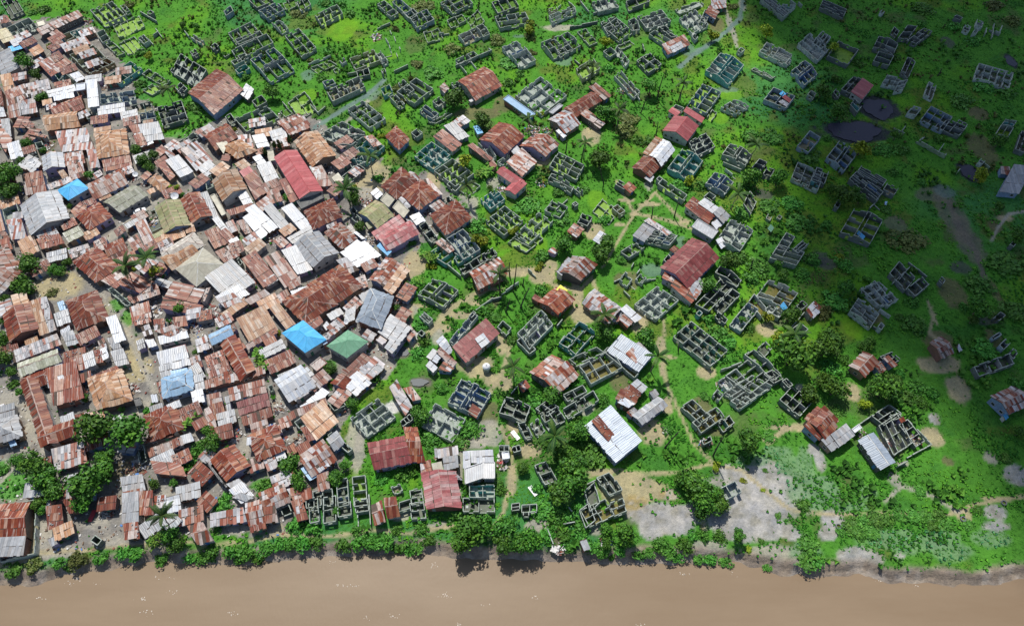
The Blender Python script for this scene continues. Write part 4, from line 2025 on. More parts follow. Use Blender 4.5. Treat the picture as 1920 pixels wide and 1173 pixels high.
for k,(px,py),rx,ry in PAT:
    c=at(px,py); ex=rx/ppm(px,py); ey=(at(px,py-ry).y-at(px,py+ry).y)/2
    q=np.sqrt(((X-c.x)/ex)**2+((Y-c.y)/ey)**2)+(n2-.5)*.7+(n3-.5)*.45
    wt=1-sstep(.82,1.08,q)
    strength={'a':.6,'k':.7,'w':.6,'m':.8,'p':.85,'g':.8,'e':.75,'d':.8}.get(k,.95)
    C=blend(C,wt*strength,PC[k])
    if k in 'rt': C=blend(C,wt*sstep(.5,.68,n3)*.55,(.46,.45,.44)); C=blend(C,wt*sstep(.5,.66,fbm(X,Y,1.7,91,2))*.5,(.20,.19,.14))
    if k=='e': crop=np.maximum(crop,wt)
    if k in 'mwspdkxczrta': VEG=VEG*(1-wt*(.97 if k in 'xcza' else .85))
    if k=='g': VEG=np.maximum(VEG,wt)
    PATHMASK=np.maximum(PATHMASK,wt)
PATHS=[('s',11,[(1000,508),(955,507),(905,545),(840,580),(812,620),(770,655)]),('s',5,[(1000,508),(1040,535),(1085,545),(1110,520),(1125,560)]),
('s',4,[(1245,595),(1245,690),(1250,720),(1275,775),(1300,830),(1340,868)]),
('s',5,[(-20,1064),(30,1055),(75,1035),(140,1033),(245,1022),(330,1012),(400,1020),(470,1014),(520,1002),(620,1004),(670,1000),(696,992),(720,994),(740,1001),(770,999),(820,990),(850,984)]),
('s',5,[(915,1012),(927,985),(945,960),(950,930),(955,900),(962,850),(940,800)]),
('s',5,[(1104,893),(1150,880),(1200,888),(1280,885),(1330,868),(1390,880),(1430,915),(1480,955),(1560,965),(1640,962),(1780,963),(1830,945),(1930,928)]),
('s',3.5,[(1155,340),(1190,400),(1160,450),(1130,500)]),('s',3.5,[(1190,400),(1230,360)]),('s',3.5,[(1190,400),(1250,412),(1300,430)]),('s',3,[(1232,365),(1265,400),(1290,420)]),
('p',13,[(150,480),(200,450),(265,395),(320,352),(380,325)]),('p',9,[(190,545),(212,590),(240,620),(255,660),(275,700),(290,740),(262,770),(250,790)]),
('p',18,[(28,690),(40,740),(60,800),(90,850)]),('s',7,[(958,640),(945,690),(925,725),(905,760),(885,800),(870,840)]),
('w',7,[(1395,-10),(1388,35),(1345,75),(1310,95),(1275,125)]),('k',10,[(1780,380),(1800,430),(1830,470),(1845,520)]),
('s',4,[(1752,590),(1742,625),(1765,640),(1795,690),(1805,745)]),('p',4,[(1925,395),(1890,402),(1872,425),(1860,450)]),
('p',5,[(690,190),(640,240),(600,250)]),('w',6,[(555,290),(590,240),(700,170),(720,150)]),
('p',7,[(860,300),(840,345),(880,380),(895,420)]),('s',4,[(800,575),(770,570),(775,620)]),('p',5,[(0,905),(22,880),(10,860)]),('p',4,[(22,880),(45,885),(50,860)]),
('s',9,[(1535,800),(1475,800),(1440,830)]),('p',5,[(1660,940),(1690,910),(1750,930),(1800,960)])]
for k,wd,pl in PATHS:
    dmin=np.full((ny,nx),1e9)
    for (xa,ya),(xb,yb) in zip(pl,pl[1:]):
        dx,dy=xb-xa,yb-ya; t=np.clip(((PX-xa)*dx+(PY-ya)*dy)/(dx*dx+dy*dy),0,1)
        dmin=np.minimum(dmin,np.hypot(PX-xa-t*dx,(PY-ya-t*dy)))
    wt=1-sstep(wd*.35,wd*.62+2,dmin+(n3-.5)*wd*.6)
    C=blend(C,wt*.92,PC[k]); VEG*=1-wt; PATHMASK=np.maximum(PATHMASK,wt)
# river bank
D_=Y-shore(X)
bk=1-sstep(2.2,4.2,D_+(n2-.5)*3.5)
C=blend(C,bk,(.27,.22,.175)); C=blend(C,bk*sstep(.5,.65,n3)*.7,(.40,.35,.30)); C=blend(C,bk*sstep(.55,.7,n2)*.5,(.15,.12,.10)); VEG*=1-bk
mud=(1-sstep(.5,3.5,D_))*0
VEG=np.where(D_<2,0,VEG)
idx=np.arange(nx*ny).reshape(ny,nx)
me=bpy.data.meshes.new('ground')
Vg=np.stack([X,Y,Z],-1).reshape(-1,3)
Q=np.stack([idx[:-1,:-1],idx[:-1,1:],idx[1:,1:],idx[1:,:-1]],-1).reshape(-1,4)
me.vertices.add(len(Vg)); me.vertices.foreach_set('co',Vg.astype(np.float32).ravel())
me.loops.add(Q.size); me.loops.foreach_set('vertex_index',Q.astype(np.int32).ravel())
me.polygons.add(len(Q)); me.polygons.foreach_set('loop_start',np.arange(0,Q.size,4,dtype=np.int32)); me.update(calc_edges=True)
a=me.attributes.new('soil','FLOAT_COLOR','POINT'); a.data.foreach_set('color',np.concatenate([C.reshape(-1,3),np.ones((nx*ny,1))],1).astype(np.float32).ravel())
m,nt,b=mat('ground cover',.95,.1)
at_=node(nt,'ShaderNodeAttribute',attribute_name='soil'); tc=node(nt,'ShaderNodeTexCoord')
na=noise(nt,tc.outputs['Object'],1.1,6,.75); ra=ramp(nt,[(.28,(.70,.70,.68)),(.5,(.97,.97,.97)),(.72,(1.28,1.24,1.2))]); nt.links.new(na,ra.inputs[0])
nb=noise(nt,tc.outputs['Object'],.22,4,.6); rb=ramp(nt,[(.3,(.78,.8,.85)),(.7,(1.22,1.18,1.1))]); nt.links.new(nb,rb.inputs[0])
c1=mixc(nt,1.,at_.outputs['Color'],ra.outputs[0],'MULTIPLY'); c2=mixc(nt,1.,c1,rb.outputs[0],'MULTIPLY'); nt.links.new(c2,b.inputs['Base Color'])
bp=node(nt,'ShaderNodeBump'); bp.inputs['Strength'].default_value=.8; bp.inputs['Distance'].default_value=.5; nt.links.new(na,bp.inputs['Height']); nt.links.new(bp.outputs[0],b.inputs['Normal'])
me.materials.append(m); go=bpy.data.objects.new('ground',me); COL.objects.link(go); go['kind']='structure'
# river
mb=MB(); S=1800
mb.poly([(-S,-S,WZ),(S,-S,WZ),(S,130,WZ),(-S,130,WZ)])
m,nt,b=mat('silty river water',.4,.2); tc=node(nt,'ShaderNodeTexCoord'); mpr=node(nt,'ShaderNodeMapping'); mpr.inputs['Scale'].default_value=(.35,1.6,1); nt.links.new(tc.outputs['Object'],mpr.inputs[0])
n=noise(nt,mpr.outputs[0],.05,6,.6); r=ramp(nt,[(.3,(.215,.150,.092)),(.5,(.235,.168,.106)),(.7,(.262,.19,.122))]); nt.links.new(n,r.inputs[0]); nt.links.new(r.outputs[0],b.inputs['Base Color'])
mp=node(nt,'ShaderNodeMapping'); mp.inputs['Scale'].default_value=(1,.45,1); nt.links.new(tc.outputs['Object'],mp.inputs[0])
n=noise(nt,mp.outputs[0],1.4,4,.6); bp=node(nt,'ShaderNodeBump'); bp.inputs['Strength'].default_value=.2; bp.inputs['Distance'].default_value=.1
nt.links.new(n,bp.inputs['Height']); nt.links.new(bp.outputs[0],b.inputs['Normal'])
ro=mb.build('river',m); ro['kind']='structure'
# ponds and mirror-bright flood sheets
mx,ntx,bx=mat('still pond water',.35,.2); bx.inputs['Base Color'].default_value=(.040,.038,.058,1)
for k,(px,py),rx,ry in PAT:
    if k not in 'xz': continue
    c=at(px,py); ex=rx/ppm(px,py); ey=(at(px,py-ry).y-at(px,py+ry).y)/2
    mb=MB(); pts=[]
    for i in range(40):
        t=6.2832*i/40; q=.9+.09*math.sin(3*t+px)+.06*math.sin(5*t+py)+.03*math.sin(11*t)
        q*=.8; pts.append((ex*q*math.cos(t),ey*q*math.sin(t),0.))
    mb.poly(pts); o=mb.build('pond',mx if k=='x' else mz,None,Vector((0,0,0))); o.location=(c.x,c.y,.3); o['kind']='structure'
# ------------------------------------------------------------------ occupancy (where grass may not grow)
def footmask(pts,val=0.):
    global VEG
    xs=[p.x for p in pts]; ys=[p.y for p in pts]
    i0,i1=np.searchsorted(GX,[min(xs)-.5,max(xs)+.5]); j0,j1=np.searchsorted(GY,[min(ys)-.5,max(ys)+.5])
    if i1<=i0 or j1<=j0: return
    ins=inpoly([(p.x,p.y) for p in pts],X[j0:j1,i0:i1],Y[j0:j1,i0:i1])
    VEG[j0:j1,i0:i1]=np.where(ins,np.minimum(VEG[j0:j1,i0:i1],val),VEG[j0:j1,i0:i1])
# ------------------------------------------------------------------ labels
LM=[('long red hall',565,325),('blue pyramid roof',565,637),('green hipped roof',650,652),('cream hipped roof',372,500),('bright blue roof',136,355),('olive green roof',322,400),('white gabled house',99,302),('big rusty roof',405,170),('silver warehouse',1152,815),('yellow tarpaulin',1050,543),('red roofed homestead',1280,232),('pink roofed house',825,930),('red elbow roof',957,340),('shaded red hut',1613,165),('walled compound',1690,805),('dusty lone shack',1762,650),('white water tank',911,694),('algae green ruin',1000,430),('teal ruin',1085,636),('rusty ruin-side house',900,155),('white ruin block',1010,178),('hut beside the ditch',1268,85),('big yard trees',205,815),('twelve room ruin',1310,645),('white roofed town house',895,872),('rusty courtyard house',100,765),('grey blue yard house',1190,760),('ochre walled house',160,105),('dark grid ruin',322,210),('riverside palm',304,965),('shaded pond',1612,215),('stubble field',1420,950),('riverside tree clump',875,1005),('teal banded ruin',1355,125),('patchwork roofed house',1335,410),('red maroon house',1300,500),('striped far-right barn',1895,755),('long barracks ruin',1395,715),('grassy ruin rows',505,118),('channel side ruins',1320,25),('shaded blue ruin',1420,232),('dark violet ruin',1635,350),('crop rows',1700,1010),('maroon low roofs',745,845),('brown pool ruin',1135,940)]
ORD=['','second ','third ','fourth ','fifth ','sixth ','seventh ','eighth ','ninth ','tenth ','eleventh ','twelfth ']
PEND=[]
def want_label(o,core,cat,px,py,group=None,fixed=None):
    PEND.append((o,core,cat,px,py,group,fixed))
def short(t):
    for a,b in ((' roofless ruin',' ruin'),(' bare cement floor',' cement floor'),(' one upper',' upper'),(' one lower',' lower'),(' roofless hut',' hut')):
        if len(t.replace(',',' ').replace('-',' ').split())>16: t=t.replace(a,b)
    return t
def do_labels():
    d={}
    for e in PEND:
        o,core,cat,px,py,group,fixed=e
        o['category']=cat
        if group: o['group']=group
        if fixed: o['label']=fixed; continue
        best=sorted(LM,key=lambda l:(l[1]-px)**2+((l[2]-py)*1.3)**2)
        l=best[0]
        if abs(l[1]-px)<10 and abs(l[2]-py)<10: l=best[1]
        dx,dy=px-l[1],-(py-l[2])*1.3
        a=math.degrees(math.atan2(dy,dx))%360; s=int((a+22.5)//45)%8
        w_=['right of','upper right of','above','upper left of','left of','lower left of','below','lower right of'][s]
        d.setdefault((core,w_,l[0]),[]).append((math.hypot(dx,dy),o))
    for (core,w_,l),v in d.items():
        v.sort(key=lambda t:t[0])
        for i,(_,o) in enumerate(v):
            o['label']=short(f'{core}, {w_} the {l}' if len(v)==1 else f'{core}, {"nearest" if i==0 else ORD[min(i,11)].strip()} one {w_} the {l}')
# ------------------------------------------------------------------ roofs and houses
def clip(poly,n,d,keep_ge=True):
    out=[]
    for i in range(len(poly)):
        p,q=poly[i],poly[(i+1)%len(poly)]; a=p[n]-d; b=q[n]-d
        if not keep_ge: a,b=-a,-b
        if a>=0: out.append(p)
        if (a>=0)!=(b>=0):
            t=a/(a-b); out.append((p[0]+(q[0]-p[0])*t,p[1]+(q[1]-p[1])*t))
    return out
def slope(mb,poly,sheet=.85,row=2.1,miss=.02,lift=.03,jit=.12,seam=True):
    P0=Vector(poly[0]); e=(Vector(poly[1])-P0).normalized()
    nrm=Vector((0,0,0))
    for i in range(1,len(poly)-1): nrm+=(Vector(poly[i])-P0).cross(Vector(poly[i+1])-P0)
    nrm.normalize()
    if nrm.z<0: nrm=-nrm
    f=nrm.cross(e)
    L=[((Vector(p)-P0).dot(e),(Vector(p)-P0).dot(f)) for p in poly]
    if sum(p[1] for p in L)<0: f=-f; L=[(a,-b_) for a,b_ in L]
    s0=min(p[0] for p in L); s1=max(p[0] for p in L); t1=max(p[1] for p in L)
    top=[Vector(p) for p in poly]; 
    mb.poly(top if (top[1]-top[0]).cross(top[2]-top[0]).z>0 else top[::-1],1,0)
    bot=[p-Vector((0,0,.12)) for p in top]; mb.poly(bot[::-1],1,0)
    for i in range(len(top)):
        j=(i+1)%len(top); mb.poly([bot[i],bot[j],top[j],top[i]],1,0)
    nu=max(1,round((s1-s0)/sheet)); nv=max(1,round(t1/row)); du=(s1-s0)/nu; dv=t1/nv
    coltone=[random.random() for _ in range(nu)]
    for i in range(nu):
        for j in range(nv):
            if random.random()<miss: continue
            g=random.uniform(0,.015)
            q=clip(clip(clip(clip(L,0,s0+i*du+g),0,s0+(i+1)*du-.01,False),1,j*dv),1,(j+1)*dv,False)
            if len(q)<3: continue
            sh=-random.random()*jit if j==0 else -random.random()*.05
            lf=lift+random.random()*(.03 if jit<.1 else .05)+ .02*(i%2)
            tl=random.uniform(-.012,.012) if jit<.1 else random.uniform(-.03,.03)
            pts=[P0+e*a_+f*(b_+sh)+nrm*(lf+tl*(a_-s0-i*du)) for a_,b_ in q]
            if (pts[1]-pts[0]).cross(pts[2]-pts[0]).z<0: pts=pts[::-1]; q=q[::-1]
            tn=coltone[i] if random.random()<.55 else random.random()
            ou=random.random()*40
            mb.poly(pts,0,tn*.999,[(a_+ou,b_+ou) for a_,b_ in q])
def strip(mb,a,b,wd=.2,th=.09):
    a=Vector(a);b=Vector(b); d=(b-a); d.z=0
    if d.length<.3: return
    s=d.normalized().cross(Vector((0,0,1)))*wd
    up=Vector((0,0,th)); dn=Vector((0,0,-.06))
    mb.poly([a+up,b+up,b+s+dn,a+s+dn][::-1]); mb.poly([a+up,a-s+dn,b-s+dn,b+up][::-1])
MISSP={'p':.05,'r':.02,'t':.015,'M':.04}
NCNT={}
AREAS=[]
def houses():
    for n_,(kind,cl,cor,wh) in enumerate(ROOFS):
        if kind=='s' and cl in 'rpt':
            t=(n_*0.6180339)%1; cl='M' if t<.13 else 's' if t<.21 else cl
        h=(wh or random.choice([2.5,2.6,2.7,2.85]))+random.uniform(-.12,.12)
        if kind=='s' and wh is None: h-=.2
        A,B,Cc=[at(p[0],p[1],h) for p in cor]; D=A+Cc-B
        if ((B-A).cross(Cc-B)).z<0: ccw=False
        else: ccw=True
        cen=(A+Cc)/2; A,B,Cc,D=[cen+(p-cen)*1.0 for p in (A,B,Cc,D)]
        LA=(B-A).length; LB=(Cc-B).length
        area=abs((B-A).cross(Cc-B).z)
        if kind=='h' and LB>LA: A,B,Cc,D=B,Cc,D,A; LA,LB=LB,LA
        org=Vector((cen.x,cen.y,0)); base=float(terrain(cen.x,cen.y))
        big=area>BIGA or kind in 'gh'
        NCNT['house' if big else 'shack']=NCNT.get('house' if big else 'shack',0)+1
        name='house' if big else 'shack'
        if kind=='f': name='flat_roofed_house'
        if cl=='Z' or (wh and wh<=1.9): name='canopy'
        if cl=='Z': name='tarpaulin'
        root=empty(name,(cen.x,cen.y,base))
        footmask([A,B,Cc,D])
        mr=MR[cl]; mb=MB(); cap=MB(); miss=MISSP.get(cl,0)
        fine=cl in 'BGRCZ'
        kw=dict(miss=miss,jit=.03 if fine else .38,lift=.02 if fine else .03)
        if fine: kw['sheet']=1.2; kw['row']=30
        Z_=Vector((0,0,1))
        if kind=='g':
            ri=min(.19*LB,2.2); m1=(B+Cc)/2+Z_*ri; m2=(D+A)/2+Z_*ri
            slope(mb,[A,B,m1,m2],**kw); slope(mb,[Cc,D,m2,m1],**kw); strip(cap,m2,m1)
            tops=[(A,B,None),(B,Cc,m1),(Cc,D,None),(D,A,m2)]
        elif kind=='h':
            ri=min(.22*LB,2.6); u=(B-A).normalized(); ins=min(LB*.5,LA*.46)
            m1=(B+Cc)/2+Z_*ri-u*ins; m2=(D+A)/2+Z_*ri+u*ins
            slope(mb,[A,B,m1,m2],**kw); slope(mb,[Cc,D,m2,m1],**kw); slope(mb,[B,Cc,m1],**kw); slope(mb,[D,A,m2],**kw)
            strip(cap,m2,m1)
            for a_,b_ in ((A,m2),(D,m2),(B,m1),(Cc,m1)): strip(cap,a_,b_,.2,.08)
            tops=[(A,B,None),(B,Cc,None),(Cc,D,None),(D,A,None)]
        elif kind=='s':
            ri=min(.09*LB+.12,.9); up=Z_*ri; A,B=A+up,B+up
            if LB>7: kw['row']=LB/3
            slope(mb,[D,Cc,B,A],**kw); tops=[(A,B,None),(B,Cc,None),(Cc,D,None),(D,A,None)]
        else:
            q=[A,B,Cc,D] if ccw else [D,Cc,B,A]
            mb.hexa([p-Z_*.25 for p in q],[p for p in q],0,random.random())
            for i in range(4):   # low parapet
                a_,b_=q[i],q[(i+1)%4]; d=(b_-a_).normalized()*.12; s_=d.cross(Z_); 
                mb.hexa([p+Z_*.0 for p in (a_+d-s_*2,b_-d-s_*2,b_-d-s_*.2,a_+d-s_*.2)][::1],[p+Z_*.22 for p in (a_+d-s_*2,b_-d-s_*2,b_-d-s_*.2,a_+d-s_*.2)],0,random.random())
            tops=[(A,B,None),(B,Cc,None),(Cc,D,None),(D,A,None)]
        # loose sheets laid over the worn roofs
        if cl in 'rptM' and area>30 and kind in 'gsh':
            for _ in range(random.randint(0,3)):
                u=(B-A).normalized(); v=(Cc-B).normalized(); fu=random.uniform(.15,.85); fv=random.uniform(.12,.4)
                c=A.lerp(B,fu).lerp(D.lerp(Cc,fu),fv) if kind!='s' else A.lerp(B,fu).lerp(D.lerp(Cc,fu),fv)
                if kind=='g': c.z=A.z+ri*fv*2
                elif kind=='h': continue
                sl=(ri*2/LB if kind=='g' else -(A.z-D.z)/LB)
                an=random.uniform(-.25,.25); u2=(u*math.cos(an)+v*math.sin(an)); v2=(v*math.cos(an)-u*math.sin(an))
                u2=u2+Z_*(u2.dot(v)*sl); v2=v2+Z_*(v2.dot(v)*sl)
                a_=u2*random.uniform(.45,.7); b_=v2*random.uniform(.7,1.4); c=c+Z_*.14
                pts=[c-a_-b_,c+a_-b_,c+a_+b_,c-a_+b_]
                if (pts[1]-pts[0]).cross(pts[2]-pts[0]).z<0: pts=pts[::-1]
                mb.poly(pts,0,random.random()*.999,[(0,0),(1,0),(1,2),(0,2)])
        o3=Vector((cen.x,cen.y,base))
        if kind=='s' and cl in 'rpM' and random.random()<.4:
            st=MB()
            for _ in range(random.randint(4,9)):
                fu,fv=random.uniform(.08,.92),random.uniform(.08,.92); c=A.lerp(B,fu).lerp(D.lerp(Cc,fu),fv); u=Vector((random.uniform(.1,.22),random.uniform(-.1,.1),0)); v=Vector((-u.y,u.x,0))*.8
                st.box((c.x,c.y,0),u,v,.24,c.z+.06)
            so_=st.build('roof_stones',M_stone,root,o3); so_['kind']='stuff'
        if cl=='Z' :
            mb.build('sheet',[mr,M_under],root,o3)
        else: mb.build('roof',[mr,M_under],root,o3)
        if cap.v and (big): cap.build('ridge_cap',{'R':M_capr,'B':M_capB,'G':M_capG}.get(cl,M_capw if cl in 'swkCb' else M_cap),root,o3)
        # walls
        if name=='canopy':
            pm=MB()
            for p in (A,B,Cc,D):
                q=p.lerp(Vector((cen.x,cen.y,p.z)),.08); pm=MB(); pm.tube([(q.x,q.y,base-.1),(q.x,q.y,p.z-.1)],[.07,.07],6); pm.build('post',M_dead,root,o3)
            want_label(root,f'{ROOFW[cl]} open canopy','canopy',*to_px(cen),'low canopies in the settlement'); continue
        if cl=='Z':
            want_label(root,'','tarpaulin',*to_px(cen),None,'bright yellow tarpaulin tied over the corner of a rusty roof'); continue
        wm=MB(); wmat=random.choice(MH) if cl not in 'BGR' else MH[1]
        ins=.38
        cc=Vector((cen.x,cen.y,0))
        def inn(p): 
            v=cc-Vector((p.x,p.y,0)); return Vector((p.x,p.y,0))+v.normalized()*min(ins*1.4,v.length*.15)
        zo={id(p):p.z for p in (A,B,Cc,D)}
        for a_,b_,pk in tops:
            p,q=inn(a_),inn(b_); za,zb=a_.z-.13,b_.z-.13
            if kind=='s': za-=.03; zb-=.03
            if kind in 'gh': za+=.06; zb+=.06
            pts=[Vector((p.x,p.y,base-.4)),Vector((q.x,q.y,base-.4)),Vector((q.x,q.y,zb)),Vector((p.x,p.y,za))]
            if pk is not None:
                mm=(p+q)/2; pts=[pts[0],pts[1],pts[2],Vector((mm.x,mm.y,pk.z-.16)),pts[3]]
            wm.poly(pts if ccw else pts[::-1])
        wm.build('wall',wmat,root,o3)
        nd=0
        for a_,b_,pk in tops:
            p,q=inn(a_),inn(b_); d=(q-p); L=d.length; d.normalize(); nn=d.cross(Z_); 
            if nn.dot((p+q)/2-cc)<0: nn=-nn
            if nn.y>-.25 or L<2.6: continue
            H=min(a_.z,b_.z)-.35-base
            if H<1.9 : H=1.9
            slots=max(1,int(L/2.4)); ds=random.randrange(slots)
            for k in range(min(slots,4)):
                c=p+d*(L*(k+.5)/slots)
                if k==ds and nd==0:
                    mbx=MB(); mbx.box(c+nn*.03,d*.45,nn*.05,min(2.0,H),base-.05); mbx.build('door',random.choice(M_door),root,o3); nd+=1
                elif random.random()<.7:
                    mbx=MB(); z0=base+.95; hh=min(.9,H-1.0)
                    mbx.box(c+nn*.02,d*.5,nn*.03,hh,z0,1)
                    for sx in (-.52,.52): mbx.box(c+nn*.04+d*sx,d*.05,nn*.06,hh,z0,0)
                    mbx.box(c+nn*.045,d*.62,nn*.07,.08,z0-.08,0); mbx.box(c+nn*.045,d*.62,nn*.065,.08,z0+hh,0)
                    mbx.build('window',[M_frame,M_pane],root,o3)
        kw_={'g':'gabled','h':'hip roofed','s':'lean-to','f':'flat roofed'}[kind]
        sz='small ' if area<28 else 'large ' if area>110 else 'wide ' if max(LA,LB)>2.1*min(LA,LB) else ''
        px,py=to_px((cen.x,cen.y,h))
        fx=None
        for pc,t in (((565,325),'long hall under a bright red gabled metal roof'),((565,637),'tall house under a bright blue pyramid roof'),((650,652),'house under a sage green hipped roof with violet walls'),((372,500),'broad house under a cream cement hipped roof'),((136,355),'house under a bright blue hipped sheet roof'),((99,302),'tiny house with a white two-slope roof'),((405,170),'big rusty gabled barn among overgrown ruins, grass on three sides'),((825,930),'house with faded pink and red gabled roof by the river')):
            if abs(px-pc[0])<16 and abs(py-pc[1])<16 and area>40 and cl in 'BRGCwrK' and t not in USED: fx=t; USED.add(t); break
        want_label(root,f'{sz}{ROOFW[cl]} {kw_} {name.replace("flat_roofed_house","cement house")}'.replace('flat roofed cement','flat cement'),'house' if name!='shack' else 'shack',px,py,{'house':'houses of the settlement','shack':'tin roofed shacks','flat_roofed_house':'flat roofed cement houses'}[name],fx)
USED=set(); BIGA=38.
houses()
# small shacks squeezed into the gaps of the settlement
def gap_fill():
    global ROOFS
    occ=np.zeros((ny,nx),bool); occ|=(VEG<=.0005)
    free=(tw>.55)&(PATHMASK<.3)&(VEG>.0005)
    new=[]; rg=random.Random(5)
    dirs=[]
    for kind,cl,cor,wh in ROOFS:
        A,B=at(*cor[0]),at(*cor[1]); dirs.append(((cor[0][0]+cor[2][0])/2,(cor[0][1]+cor[2][1])/2,math.atan2(B.y-A.y,B.x-A.x)))
    tries=0
    while len(new)<110 and tries<9000:
        tries+=1
        px=rg.uniform(5,770); py=rg.uniform(60,1000); c=at(px,py,2.4); c0=at(px,py)
        nd=min(dirs,key=lambda d:(d[0]-px)**2+(d[1]-py)**2); a=nd[2]
        for L,W in ((6.5,4.2),(5,3.6),(3.8,3)):
            u=Vector((math.cos(a),math.sin(a),0))*L/2; v=Vector((-u.y,u.x,0)).normalized()*W/2; ok=True; n=0; f=0
            for i in (-1,-.5,0,.5,1):
                for j in (-1,-.5,0,.5,1):
                    q=c+u*i+v*j; ii=int(np.searchsorted(GX,q.x)); jj=int(np.searchsorted(GY,q.y))
                    if not(0<=ii<nx and 0<=jj<ny): continue
                    n+=1; f+=bool(free[jj,ii])
            if n and f/n>.78:
                P4=[c-u-v,c+u-v,c+u+v]; P4=[c-u+v,c+u+v,c+u-v]
                new.append(('s',rg.choice('pprrrrttsM'),[to_px(p) for p in P4],2.4))
                for i in np.linspace(-1,1,9):
                    for j in np.linspace(-1,1,9):
                        q=c+u*i+v*j; ii=int(np.searchsorted(GX,q.x)); jj=int(np.searchsorted(GY,q.y)); free[max(0,jj-1):jj+1,max(0,ii-1):ii+1]=False
                break
    print('gap shacks',len(new),tries)
    ROOFS=new; houses()
gap_fill()
# ------------------------------------------------------------------ ruins
def wallrun(mb,p,q,h,base,th=.28,pk=0.,opens=(),dmg=.2,z_off=0.):
    """a masonry wall from p to q with openings [(t0,t1,sill,lintel)] and a broken top edge"""
    d=q-p; L=d.length
    if L<.25: return
    d=d.normalized(); nn=Vector((-d.y,d.x,0))*(th/2)
    cuts=[0,1]; n=max(1,int(L/1.7)); cuts+= [i/n for i in range(1,n)]
    if pk: cuts.append(.5)
    for o in opens: cuts+= [o[0],o[1]]
    cuts=sorted(set(round(c,4) for c in cuts)); gap=.006/L
    drop=0
    for a,b in zip(cuts,cuts[1:]):
        if b-a<.02: continue
        m_=(a+b)/2; r=random.random()
        drop=0 if r>dmg else random.uniform(.1,.5) if r>dmg*.4 else random.uniform(.6,1.5)
        ta=h+pk*(1-abs(2*a-1))-drop+z_off; tb=h+pk*(1-abs(2*b-1))-drop+z_off
        op=[o for o in opens if o[0]-1e-3<=a and b<=o[1]+1e-3]
        def seg(z0,za,zb):
            if min(za,zb)-z0<.05: return
            P_=p+d*(L*a); Q_=p+d*(L*b)
            c=[P_-nn,Q_-nn,Q_+nn,P_+nn]
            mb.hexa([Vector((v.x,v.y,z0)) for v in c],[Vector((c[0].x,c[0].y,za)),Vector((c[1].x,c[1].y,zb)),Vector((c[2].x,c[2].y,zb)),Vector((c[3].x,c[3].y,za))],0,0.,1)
        z0=base-.5
        if op:
            o=op[0]
            if o[2]>0: seg(z0,base+o[2],base+o[2])
            if o[3]<ta-.2 and drop<.5: seg(base+o[3],ta,tb)
        else: seg(z0,ta,tb)
WT_H={'n':1.35,'m':1.9,'w':2.2}
